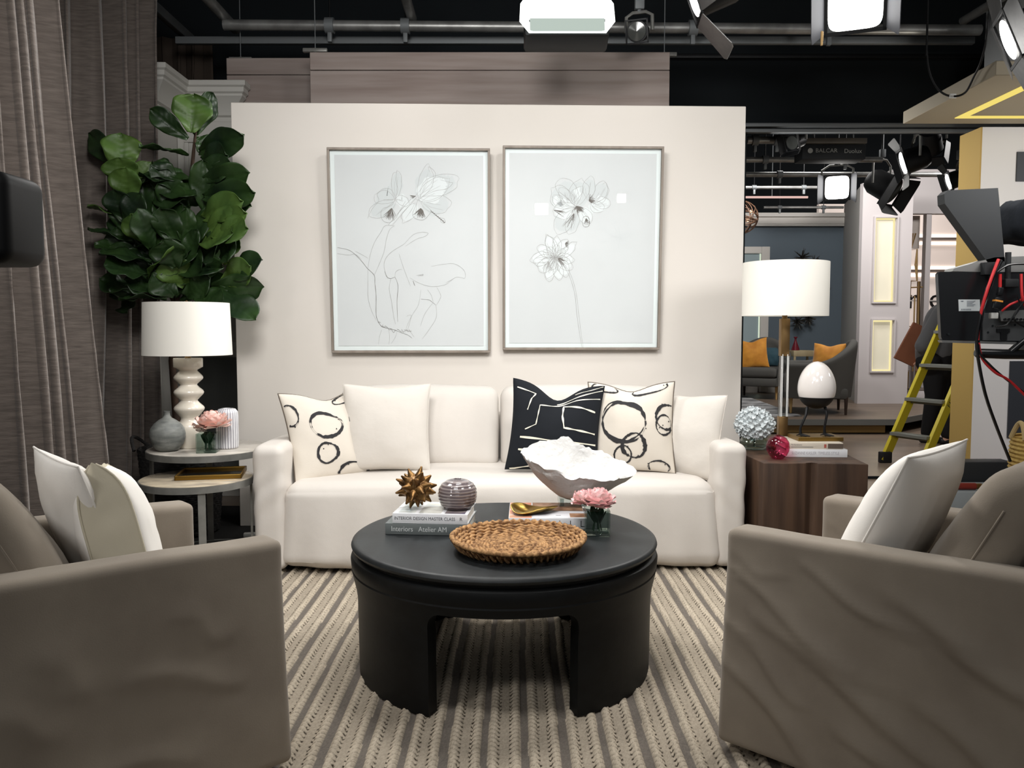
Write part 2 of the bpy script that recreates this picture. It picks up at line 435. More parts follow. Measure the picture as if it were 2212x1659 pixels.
# ------------------------------------------------------------------ the far set: raised stage, blue wall, lit pillar
STAGEM = mat('brown_stage_floor', (120, 104, 90), .4, spec=.4, col2=(106, 92, 80), scale=2, stretch=(.5, 3, 1))
g = Geo().prism([(1.0, 9.42), (4.38, 9.42), (5.3, 10.3), (9.5, 10.9), (9.5, 15.5), (1.0, 15.5)], .10, .16)
pl = struct('floor_stage', g, STAGEM)
g = Geo().prism([(1.0, 9.405), (4.38, 9.405), (5.3, 10.285), (5.3, 10.3), (4.38, 9.42), (1.0, 9.42)], .095, .162)
struct('trim_1', g, mat('grey_nosing', (112, 114, 112), .5))
g = Geo().box((3.25, .03, .092), (2.66, 9.47, .05))
struct('trim_2', g, mat('golden_brown_riser', (122, 96, 52), .45, col2=(100, 78, 42), scale=3, stretch=(.3, 1, 2)))
struct('trim_3', Geo().box((4.5, .02, .02), (3.4, 6.62, FLOORZ + .01)), BLACK)
BLUEM = mat('blue_grey_wall', (104, 116, 126), .7, spec=.2)
struct('wall_blue', Geo().box((3.3, .1, 2.8), (3.66, 13.45, 1.56)), BLUEM)
g = Geo().box((3.5, .14, .06), (3.6, 13.36, 3.0)).box((3.5, .08, .12), (3.6, 13.37, 2.92)).box((3.5, .11, .03), (3.6, 13.37, 2.84))
struct('trim_4', g, WPAINT)
struct('baseboard_blue', Geo().box((3.3, .03, .11), (3.66, 13.385, .215)), WPAINT)
# slanted grey return between blue wall and pillar, then the pillar
g = Geo().prism([(4.775, 11.42), (5.31, 13.40), (5.5, 13.40), (5.5, 11.9), (4.9, 11.42)], .16, 3.17)
struct('wall_return', g, mat('pale_grey_wall', (178, 176, 172), .7))
PW = mat('pillar_white', (206, 200, 200), .6, spec=.2)
g = Geo()
x0, x1, Y = 4.775, 5.46, 11.40
for a, b, c, d in ((x0, 4.96, .16, 3.17), (5.235, x1, .16, 3.17), (4.96, 5.235, 2.70, 3.17), (4.96, 5.235, 1.31, 1.56), (4.96, 5.235, .16, .61)):
    g.box((b - a, .10, d - c), ((a + b) / 2, Y + .06, (c + d) / 2))
for z0, z1 in ((1.56, 2.70), (.61, 1.31)):
    for a, b, c, d in ((4.93, 5.265, z1, z1 + .02), (4.93, 5.265, z0 - .02, z0), (4.93, 4.95, z0, z1), (5.245, 5.265, z0, z1)):
        g.box((b - a, .03, d - c), ((a + b) / 2, Y, (c + d) / 2))
pw = struct('wall_pillar', g, PW)
GLOW = mat('warm_lit_panel', (214, 208, 190), .6, emis=(232, 222, 192), es=.34, col2=(204, 200, 184), scale=2)
GLOWE = emit('warm_edge_light', (255, 240, 176), .98)
for z0, z1 in ((1.56, 2.70), (.61, 1.31)):
    lp = obj('light_panel', Geo().box((.275, .01, z1 - z0), (5.0975, Y + .055, (z0 + z1) / 2)), GLOW, pw, 'warm white lit recess')
    e = Geo()
    for a, b, c, d in ((4.961, 4.981, z0, z1), (5.214, 5.234, z0, z1), (4.981, 5.214, z0, z0 + .02), (4.981, 5.214, z1 - .02, z1)):
        e.box((b - a, .01, d - c), ((a + b) / 2, Y + .047, (c + d) / 2))
    obj('edge_light', e, GLOWE, lp)
# header and posts of the opening right of the pillar
g = Geo().box((3.0, .15, .62), (6.9, 12.0, 3.14)).box((.16, .12, 2.7), (5.53, 12.0, 1.5)).box((.075, .10, 2.7), (5.955, 12.0, 1.5))
struct('wall_opening', g, PW)
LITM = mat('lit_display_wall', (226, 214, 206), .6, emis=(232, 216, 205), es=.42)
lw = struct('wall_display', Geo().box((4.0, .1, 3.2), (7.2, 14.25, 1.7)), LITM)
SH = mat('shelf_grey', (120, 108, 100), .6)
STRIP = emit('shelf_light', (255, 236, 222), 2.2)
for i, z in enumerate((2.70, 2.165)):
    t = thing('display_shelf', ('upper' if i == 0 else 'lower') + ' thin grey shelf lit above and below on the display wall', 'shelf', (7.0, 14.1, z), group='lit display shelves')
    obj('board', Geo().box((3.6, .2, .035), (0, 0, 0)), SH, t)
    obj('light_strip', Geo().box((3.6, .02, .05), (0, .085, .06)), STRIP, t)
    obj('light_strip', Geo().box((3.6, .02, .05), (0, .085, -.06)), STRIP, t)
LETT = mat('black_letters', (22, 20, 20), .6)
def letter(ch, px, size, label, Y=14.185):
    p = P(px, 647, Y)
    g = Geo(); text(ch, size, RX(PI / 2), g, ext=.006)
    g.v = [v for v in g.v]
    o = one('sign_letter', label, 'letter', g, LETT, (p.x, Y, p.z), group='black letters on the display wall')
    xs = [v.x for v in g.v]; zs = [v.z for v in g.v if True]
    w = (max(xs) - min(xs)) + .02
    obj('white_stripe', Geo().box((w, .004, .022), (sum((max(xs), min(xs))) / 2, -.012, -.02)), WPAINT, o)
letter('i', 1953, .5, 'black letter i with a white stripe, leftmost on the lit display wall')
letter('r', 1972, .5, 'black letter r with a white stripe between the brass rods')
letter('e', 2021, .5, 'black letter e with a white stripe beside the hanging monitor')
# partition panel and white plinths inside the opening
struct('wall_partition', Geo().prism([(5.62, 12.15), (5.92, 12.15), (5.92, 12.2), (5.62, 12.2)], 2.36, 2.83), mat('partition_grey', (176, 168, 162), .7))
t = thing('plinth', 'white plinth with a dark line under the brass screen', 'plinth', (5.80, 12.45, .16))
obj('block', Geo().box((.42, .3, 1.02), (0, 0, .51), r=.005), PW, t)
obj('brown_line', Geo().box((.43, .31, .02), (0, 0, .93)), SH, t)  # a brown line around the plinth, its own colour
t = thing('plinth', 'low white step with a brown top beside the lit pillar', 'plinth', (5.80, 11.72, .16))
obj('block', Geo().box((.36, .3, .17), (0, 0, .085), r=.004), PW, t)
obj('top', Geo().box((.37, .31, .02), (0, 0, .18), r=.003), SH, t)
# brass geometric screen
BRL = mat('pale_brass', (190, 158, 108), .35, .8)
t = thing('screen', 'brass rod screen of stacked rectangles standing in the opening', 'screen', (5.68, 11.8, .16))
def rods(g, pts, r=.011, Y=11.8): g.tube([P(x, y, Y) - Vector((5.68, 11.8, .16)) for x, y in pts], r, 6)
for q in ([(1972, 504), (1968, 540), (1978, 504)], [(1960, 607), (1958, 541), (1981, 538), (1981, 607), (1960, 607)], [(1960, 541), (1964, 572), (1960, 607)], [(1981, 541), (1977, 572), (1981, 607)],
          [(1967, 607), (1966, 640)], [(1956, 705), (1955, 640), (1976, 640), (1974, 705), (1956, 705)], [(1950, 622), (1993, 620)], [(1953, 740), (1951, 798), (1972, 802), (1972, 745)], [(1962, 802), (1960, 838)]):
    g = Geo(); rods(g, q); obj('frame_rod', g, BRL, t)
g = Geo(); rods(g, [(1985, 608), (1980, 845)], .024); obj('post', g, BRASS, t)
# ------------------------------------------------------------------ yellow and white column with dark panels, canopy above
YELM = mat('mustard_yellow', (188, 158, 92), .7)
COLW = mat('column_white', (228, 227, 229), .6)
x0 = 3.613; Yn = 6.47
cw = struct('wall_column', Geo().box((1.6, .30, 2.753), (x0 + .8, Yn + .155, 2.753 / 2 + FLOORZ)), COLW)
obj('yellow_side', Geo().box((.012, .30, 2.753), (x0 - .0065, Yn + .155, 2.753 / 2 + FLOORZ)), YELM, cw, 'mustard yellow side face')
DKP = mat('dark_blue_panel', (52, 56, 64), .5)
a = P(2182, 780, Yn); b = P(2350, 946, Yn)
obj('dark_panel', Geo().box((b.x - a.x, .012, a.z - b.z), ((a.x + b.x) / 2, Yn - .001, (a.z + b.z) / 2)), DKP, cw, 'dark blue grey panel')
a = P(2197, 328, Yn); b = P(2350, 392, Yn)
obj('dark_panel', Geo().box((b.x - a.x, .012, a.z - b.z), ((a.x + b.x) / 2, Yn - .001, (a.z + b.z) / 2)), DKP, cw, 'dark blue grey panel')
zb = 2.753; y0, y1, xa = 5.23, 6.445, 2.985
t = thing('canopy', 'grey ceiling canopy with a yellow light line above the column', 'canopy', (4.4, 5.8375, zb))
CANM = mat('canopy_grey', (168, 158, 138), .7)
obj('slab', Geo().box((2.4, y1 - y0, .09), (xa + 1.2 - 4.4, 0, .05), r=.004, seg=1), CANM, t)
obj('riser', Geo().box((2.0, .5, .7), (xa + .35 + 1.0 - 4.4, -.1, .44)), mat('canopy_riser', (150, 152, 152), .7), t)
YL = emit('yellow_light', (250, 226, 120), .95)
g = Geo(); xi = xa + .30
for a, b, c, d in ((xi, 5.5, y1 - .24, y1 - .18), (xi, 5.5, y0 + .17, y0 + .25), (xi, xi + .07, y0 + .17, y1 - .18)):
    g.box((b - a, d - c, .006), ((a + b) / 2 - 4.4, (c + d) / 2 - 5.8375, .003))
obj('light_line', g, YL, t)
# ================================================================== SOFT FURNITURE
def fold(p, seed, amp, sc=(6, 6, 2.2)):
    q = Vector((p[0] * sc[0], p[1] * sc[1], p[2] * sc[2]))
    a = noise.noise(q + Vector((seed, seed * 2.1, 0)))
    b = noise.noise(q * 2.3 + Vector((seed * 3, 1, 4)))
    return amp * (a + .45 * b)
# ---- slipcovered sofa
sofa = thing('sofa', 'long cream linen slipcovered sofa against the cream wall', 'sofa', (-.05, 4.03, 0), WYAW)
def seat_fn(p, n):
    x, y, z = p
    low = max(0, 1 - z / .40)
    fr = max(0, 1 - y / .30)
    d = 0
    if n.z > .3: z += .018 * math.cos(x * 1.35) - .01 + .010 * N3((x * 2.2, y * 3, 1), 1, 2)
    y -= fr * low * (.045 + .016 * math.sin(x * 13 + 2.2 * math.sin(x * 3.1)) + .010 * math.sin(x * 29 + 1.7))
    y += fr * .010 * N3((x * 3.2, z * 2.0, 3), 1, 4)
    x += low * .03 * math.copysign(1, x) * (abs(x) / 1.07) ** 4
    if z < .05: z += .012 * math.sin(x * 4.1) * fr
    return Vector((x, y, z))
obj('seat_cover', Geo().soft((2.15, .80, .430), (0, .40, .228), .075, (110, 14, 26), seat_fn), CREAM, sofa)
def arm_fn(sd):
    def fn(p, n):
        x, y, z = p
        amp = .011 * max(0, min(1, (.62 - z) / .2)) * max(0, 1 - abs(y) / .5) * (1 if n.y < .2 else .2)
        w = math.sin(52 * (z * .9 + .9 * (x * sd) + .25 * y) + 4 * N3((x * 3, z * 3, y), 1, 5)) * amp * .38 * max(0, 1 - abs(z - .42) / .22)
        q = Vector((x, y, z)) + n * w
        q.x += n.x * fold((x, y, z), 3, .005)
        low = max(0, 1 - z / .5)
        q.y -= (.02 * low if y < .2 else 0)
        if z > .5: q.z -= .05 * max(0, y - .1) - .012 * math.sin(y * 3)
        q.x += -sd * .012 * low
        return q
    return fn
for sd in (-1, 1):
    obj('arm', Geo().soft((.155, .93, .615), (sd * 1.145, .465, .318), .044, (12, 34, 60), arm_fn(sd)), CREAM, sofa)
obj('backrest', Geo().soft((2.2, .17, .69), (0, .85, .36), .06, (30, 6, 14)), CREAM, sofa)
def bcush_fn(s):
    def fn(p, n):
        x, y, z = p
        k = (1 - ((x - s) / .47) ** 2) * (1 - ((z - .64) / .24) ** 2)
        q = Vector((x, y - .045 * max(0, k) * (1 if n.y < 0 else 0) + .25 * (z - .42), z + .02 * max(0, 1 - ((x - s) / .5) ** 2)))
        return q + n * fold(p, 9 + s, .005, (3, 3, 3))
    return fn
for s in (-.455, .455):
    obj('back_cushion', Geo().soft((.90, .15, .45), (s, .60, .635), .06, (34, 8, 16), bcush_fn(s)), CREAM, sofa)
g = Geo()
for sx in (-1, 1):
    for y in (.1, .82): g.box((.06, .06, .03), (sx * 1.1, y, .012))
g.box((2.1, .7, .05), (0, .42, .04))
obj('base_frame', g, BLACK, sofa)
# ---- pillows
class Pillow:
    def __init__(s, w, h, t, seed, pinch=.07, chop=0., wr=.006, ex=.5):
        s.w, s.h, s.t, s.seed, s.pinch, s.chop, s.wr, s.ex = w, h, t, seed, pinch, chop, wr, ex
    def at(s, u, v, side=1):
        k = max(0, (1 - u * u)) * max(0, (1 - v * v))
        x = s.w / 2 * u * (1 - s.pinch * (1 - v * v)) ; y = s.h / 2 * v * (1 - s.pinch * (1 - u * u))
        b = max(0, (v + 1) / 2) ** 2.5
        y -= s.chop * math.exp(-(u / .42) ** 2) * b
        z = side * s.t / 2 * (k ** s.ex) * (1 - .35 * (s.chop / .08) * math.exp(-(u / .35) ** 2) * b)
        wv = s.wr * (N3((u * 2.1, v * 2.1, side), 1, s.seed) + .5 * N3((u * 4.7, v * 4.7, side), 1, s.seed + 3))
        rad = math.atan2(v, u); rr = math.hypot(u, v)
        wv += s.wr * .7 * math.sin(rad * 9 + s.seed) * max(0, rr - .75) * 1.6 * min(1, k * 8)
        return Vector((x, y, z + wv * min(1, k * 5)))
    def geo(s, n=28, m=(0, 0)):
        sp = lambda a: math.sin(PI / 2 * (2 * a - 1)) if True else 2 * a - 1
        g = Geo()
        g.grid(n, n, lambda a, b: s.at(sp(a), sp(b), 1), m[0])
        g.grid(n, n, lambda a, b: s.at(-sp(a), sp(b), -1), m[1])
        return g
    def nrm(s, u, v):
        e = .01
        return (s.at(u + e, v) - s.at(u - e, v)).cross(s.at(u, v + e) - s.at(u, v - e)).normalized()
    def line(s, g, uv, w, m=1, lift=.0022):
        pts = []; ns = []
        for u, v in uv:
            u = max(-.985, min(.985, u)); v = max(-.985, min(.985, v))
            n = s.nrm(u, v); pts.append(s.at(u, v) + n * lift); ns.append(n)
        return g.ribbon(pts, w, ns, m)
def dense(pts, n=8):
    out = []
    for a, b in zip(pts[:-1], pts[1:]):
        for i in range(n): out.append((a[0] + (b[0] - a[0]) * i / n, a[1] + (b[1] - a[1]) * i / n))
    return out + [pts[-1]]
def piping(p, r, lo=-1, m=0):
    g = Geo(); E = []
    q = [(-1, -1), (1, -1), (1, 1), (-1, 1), (-1, -1)]
    for u, v in dense(q, 22)[:-1]: E.append(p.at(u, v))
    return g.tube(E, r, 6, closed=True)
def place(o, BL, BR, lean, roll=0.):
    """stand a pillow with its lower corners near BL and BR (as seen from its front) and tip it back by lean degrees"""
    BL, BR = Vector(BL), Vector(BR); x = (BR - BL); x.z = 0; x.normalize()
    up = Vector((0, 0, 1)); back = up.cross(x)        # away from the front
    y = (up * math.cos(R(lean)) + back * math.sin(R(lean))).normalized(); z = x.cross(y)
    M3 = Matrix((x, y, z)).transposed().to_4x4() @ RZ(R(roll))
    h = o['_h']; del o['_h']
    mid = (BL + BR) / 2
    o.matrix_world = Matrix.Translation(mid) @ M3 @ Matrix.Translation((0, h / 2, 0))
def pillow(label, pl, BL, BR, lean, m, roll=0., pipe=None, pr=.004, extra=None, mats=None, name='throw_pillow', cat='pillow', group=None):
    g = pl.geo()
    if extra: extra(pl, g)
    o = one(name, label, cat, g, mats or m, group=group, merge=1e-5, sharp=0)
    o['_h'] = pl.h
    place(o, BL, BR, lean, roll)
    if pipe: obj('piping', piping(pl, pr), pipe, o)
    return o
def rings(lst):
    def fn(pl, g):
        rnd = random.Random(int(pl.seed * 10))
        for (u0, v0, ru, rv, w) in lst:
            for k in range(2):
                ph = rnd.uniform(0, 6); n = 44; e = rnd.uniform(-.02, .02); tw = rnd.uniform(0, 6)
                uv = []; ws = []
                for i in range(n + 1):
                    a = 2 * PI * i / n
                    jr = 1 + .035 * math.sin(3 * a + ph) + .05 * (k - .5) * math.sin(a + tw) + rnd.uniform(-.012, .012)
                    uv.append((u0 + ru * jr * math.cos(a) + e * k, v0 + rv * jr * math.sin(a)))
                    ws.append(max(.0006, w * (.55 + .5 * math.sin(a * 2 + tw) + rnd.uniform(-.25, .35)) * (1 - .35 * k)))
                seg = []
                for (u, v), ww in zip(uv, ws):
                    if abs(u) < .975 and abs(v) < .975: seg.append(((u, v), ww))
                    else:
                        if len(seg) > 2: pl.line(g, [q for q, _ in seg], [q for _, q in seg])
                        seg = []
                if len(seg) > 2: pl.line(g, [q for q, _ in seg], [q for _, q in seg])
            for _ in range(3):
                a = rnd.uniform(0, 6.3); rr = rnd.uniform(.6, 1.2)
                u, v = u0 + ru * rr * math.cos(a), v0 + rv * rr * math.sin(a)
                if abs(u) < .95 and abs(v) < .95: pl.line(g, [(u - .012, v), (u + .012, v)], .006)
    return fn
PRINT = mat('natural_print_linen', (214, 206, 194), .9, spec=.15, bump=.25, bscale=240, bstretch=(.3, 1, 1), bdist=.0015, bump2=(9, (1, 1, 1), .3, .012))
GREYP = mat('grey_piping', (96, 86, 76), .9)
pillow('patterned pillow with charcoal rings on the sofa beside the left arm', Pillow(.50, .50, .17, 1.3, .07, .045), (-1.10, 4.155, .395), (-.68, 4.43, .425), 24,
       PRINT, roll=2, pipe=GREYP, mats=[PRINT, INK],
       extra=rings([(-.22, .18, .36, .31, .018), (-.30, -.48, .22, .22, .015), (-.90, .46, .13, .24, .010), (.30, .84, .22, .12, .011), (.52, .2, .18, .3, .016), (.25, -.98, .34, .22, .016)]))
pillow('plain cream square pillow on the sofa in front of the left back cushion', Pillow(.47, .47, .16, 4.1, .06, .012), (-.905, 4.335, .44), (-.435, 4.36, .45), 15, CREAM2, pipe=CREAM2, pr=.003)
pillow('patterned pillow with charcoal rings on the sofa beside the black pillow', Pillow(.46, .49, .16, 2.7, .07, .04), (.41, 4.36, .44), (.845, 4.285, .435), 14,
       PRINT, roll=1, pipe=GREYP, mats=[PRINT, INK],
       extra=rings([(-.16, .12, .52, .49, .022), (.08, -.44, .27, .28, .021), (-.18, -.66, .2, .2, .009), (.86, .2, .26, .27, .015), (.80, .02, .18, .22, .009), (.62, -.90, .24, .13, .009), (-.97, .42, .16, .24, .014), (.45, .93, .4, .13, .012), (-.6, .9, .3, .1, .009)]))
pillow('plain cream pillow turned inward against the sofa right arm', Pillow(.46, .45, .17, 5.9, .05, .01), (.70, 4.50, .435), (1.045, 4.20, .395), 14, CREAM2, pipe=CREAM2, pr=.003)
BLK = mat('black_cotton', (26, 29, 34), .85, spec=.2, bump=.2, bscale=200, bdist=.0012)
IVORY = mat('ivory_stripe', (232, 226, 208), .85)
def abstract(pl, g):
    L = [([(1150, 125), (1228, 140), (1205, 165), (1182, 212)], .007), ([(1165, 290), (1215, 268), (1228, 225), (1240, 185), (1310, 168), (1400, 152), (1500, 146)], .006),
         ([(1318, 158), (1400, 138), (1508, 112)], .006), ([(1395, 122), (1455, 112), (1510, 96)], .004), ([(1480, 200), (1420, 185), (1345, 172), (1336, 220), (1340, 272), (1400, 278), (1478, 284)], .010),
         ([(1142, 320), (1300, 331), (1478, 325)], .011), ([(1134, 368), (1250, 383), (1400, 388), (1476, 380)], .011), ([(1098, 442), (1180, 432), (1300, 428), (1470, 430)], .010)]
    for pts, w in L:
        uv = []
        for x, y in dense(pts, 7):
            t = (y - 90) / 355.; xl = 1140 - 60 * t; xr = 1515 - 40 * t
            u = (x - xl) / (xr - xl) * 2 - 1; v = 1 - 2 * (y - 92 - 45 * math.exp(-(u / .42) ** 2) * (1 - t) ** 2) / 350.
            uv.append((u, v))
        pl.line(g, uv, [w * (.8 + .3 * math.sin(i * .9)) for i in range(len(uv))])
pillow('black pillow with ivory abstract lines at the centre of the sofa', Pillow(.485, .485, .16, 3.3, .075, .085), (-.035, 4.285, .445), (.445, 4.275, .445), 14, BLK, roll=-5,
       pipe=BLK, pr=.0035, extra=abstract, mats=[BLK, IVORY])
# ---- slipcovered armchairs
WOODLEG = mat('dark_wood_leg', (52, 34, 24), .5)
FOLDS = {1: [(-.40, .50, -.02, .31, .030, 1.), (-.34, .40, .14, .17, .034, 1.1), (-.43, .27, -.14, .03, .030, .9), (.0, .52, .40, .36, .034, 1.), (-.22, .56, .06, .45, .022, .7), (-.43, .37, -.22, .22, .024, .8), (.06, .31, .34, .12, .034, .9), (-.12, .19, .15, .03, .03, .8), (-.42, .56, -.28, .53, .026, .35)],
         -1: [(-.05, .36, -.32, .30, .026, 1.), (.12, .44, .02, .38, .03, .8), (-.18, .47, -.30, .42, .03, .8), (.1, .18, -.2, .13, .03, .7), (.25, .35, .1, .3, .03, .7)]}
def armchair(label, cx, cy, yaw, seed, diag, amp):
    t = thing('armchair', label, 'armchair', (cx, cy, 0), yaw, group='taupe linen armchairs')
    def afn(sd):
        def fn(p, n):
            x, y, z = p
            q = Vector((x, y, z))
            out = 1 if n.x * sd > .3 or abs(n.x) < .01 and abs(x) > .36 else .35
            # long diagonal drag lines over the outer side
            d = 0
            for (y0, z0, y1, z1, wd, am) in FOLDS[diag]:
                ey, ez = y1 - y0, z1 - z0; l2 = ey * ey + ez * ez; tt = ((y - y0) * ey + (z - z0) * ez) / l2
                c_ = max(0, min(1, tt)); py, pz = y0 + ey * c_ + .02 * math.sin(c_ * 4 + y0 * 9) * ez, z0 + ez * c_ - .015 * math.sin(c_ * 5 + z0 * 9)
                dd = (z - pz) * (1 if abs(ey) > abs(ez) * .3 else 0) + (y - py) * .35
                far = math.hypot(y - py, z - pz) if not 0 < tt < 1 else abs(dd)
                e = math.sin(PI * max(.0, min(1, .08 + .84 * c_))) ** .6
                d += am * e * math.exp(-(far / wd) ** 2) * (1 if dd > 0 else math.exp(-(far / (wd * .6)) ** 2))
            q.x += sd * out * (amp * d + .007 * N3((y * 3.5, z * 3.5, 1), 1, seed + 5))
            low = max(0, 1 - z / .55)
            q.x += sd * .014 * low; 
            if y < -.2: q.y -= .012 * low
            if z > .45: q.z += .02 * (y + .43) / .86 + .004 * N3((y * 5, x * 5, 0), 1, seed)
            return q
        return fn
    for sd in (-1, 1):
        obj('arm', Geo().soft((.105, .90, .612), (sd * .312, -.003, .333), .021, (10, 72, 60), afn(sd)), TAUPE, t)
    obj('backrest', Geo().soft((.70, .15, .72), (0, .385, .40), .06, (24, 6, 20), lambda p, n: p + n * fold(p, seed, .006)), TAUPE, t)
    obj('seat_cushion', Geo().soft((.52, .70, .18), (0, -.08, .335), .06, (18, 20, 6), lambda p, n: Vector((p.x, p.y, p.z + .012 * math.cos(p.x * 5) * (1 if n.z > 0 else 0)))), TAUPE, t)
    obj('skirt', Geo().soft((.53, .84, .24), (0, -.02, .15), .03, (18, 20, 6)), TAUPE, t)
    def bc(p, n):
        x, y, z = p
        k = max(0, (1 - (x / .29) ** 2)) * max(0, (1 - ((z - .62) / .27) ** 2))
        q = Vector((x, y - .05 * k * (1 if n.y < 0 else -1), z)) + n * fold(p, seed + 4, .010, (7, 7, 5))
        q.y += .50 * (z - .42)
        return q
    obj('back_cushion', Geo().soft((.56, .15, .48), (0, .035, .64), .065, (26, 8, 22), bc), TAUPE, t)
    for sx in (-1, 1): obj('seam', Geo().tube([(sx * .284, -.0 + .035 + .50 * (z - .42), z) for z in [.46 + .04 * i for i in range(9)]], .0025, 5), TAUPE, t)
    for sx in (-1, 1):
        for y in (-.38, .37):
            obj('leg', Geo().lathe([(.018, 0), (.026, .06)], 12, (sx * .30, y, -.002)), WOODLEG, t)
    return t
LF = Vector((.747, .665, 0)); LD = Vector((-.665, .747, 0)); LC = Vector((-1.188, 2.143, 0))
RF = Vector((-.715, .698, 0)); RD = Vector((.698, .715, 0)); RC = Vector((1.177, 2.236, 0))
armchair('taupe linen armchair at left with two white pillows', LC.x, LC.y, math.atan2(LF.x, -LF.y), 2.3, -1, .0065)
armchair('taupe linen armchair at right with one white pillow', RC.x, RC.y, math.atan2(RF.x, -RF.y), 5.7, 1, .017)
def at(C, D, Fv, lat, f, z): return C + D * lat + Fv * f + Vector((0, 0, z))
pillow('white pillow on the right armchair, seen edge on', Pillow(.48, .50, .19, 7.7, .05, 0, .005), at(RC, RD, RF, .21, .215, .425), at(RC, RD, RF, -.265, .215, .425), 25, WHITE, pipe=WHITE, pr=.003)
pillow('white pillow on the left armchair with the taller corner', Pillow(.46, .46, .15, 8.2, .05, 0, .005), at(LC, LD, LF, -.19, .16, .43), at(LC, LD, LF, .27, .16, .43), 20, WHITE, pipe=WHITE, pr=.003)
# boxed pillow with a khaki side strip between two seams
def boxed(label, w, h, t, gus, BL, BR, lean, m, roll=0.):
    pl = Pillow(w, h, t, 6.4, .04, 0, .006)
    rootg = Geo()
    sp = lambda a: math.sin(PI / 2 * (2 * a - 1))
    def gz(u, v):       # half gusset, pinched at the corners
        e = max(abs(u), abs(v)); 
        k = (1 - abs(v) ** 5)
        return gus / 2 * (.12 + .88 * k)
    def front(u, v): p = pl.at(u, v, 1); p.z += gz(u, v) if True else 0; return p
    def back(u, v): p = pl.at(u, v, -1); p.z -= gz(u, v); return p
    n = 28
    rootg.grid(n, n, lambda a, b: front(sp(a), sp(b))); rootg.grid(n, n, lambda a, b: back(-sp(a), sp(b)))
    o = one('throw_pillow', label, 'pillow', rootg, m, sharp=0, merge=1e-5); o['_h'] = h
    place(o, BL, BR, lean, roll)
    ring = dense([(-1, -1), (1, -1), (1, 1), (-1, 1), (-1, -1)], 24)[:-1]
    gg = Geo()
    def gf(a, b):
        u, v = ring[int(round(a * len(ring))) % len(ring)]
        p = front(u, v).lerp(back(u, v), b)
        out = Vector((p.x, p.y, 0)).normalized()
        return p + out * (.008 * math.sin(PI * b) + .004 * N3((u * 5, v * 5, b * 2), 1, 3) * math.sin(PI * b))
    gg.grid(len(ring), 6, gf, cu=True)
    obj('side_strip', gg, KHAKI, o, 'khaki side strip', merge=1e-5)
    pp = Geo(); pp.tube([front(u, v) for u, v in ring], .003, 6, closed=True); pp.tube([back(u, v) for u, v in ring], .003, 6, closed=True)
    obj('piping', pp, KHAKI, o)
    return o
boxed('boxed cream pillow with khaki side on the left armchair, nearest the camera', .42, .46, .07, .12, (-.915, 2.025, .385), (-1.0915, 2.406, .385), 13, WHITE, -9)
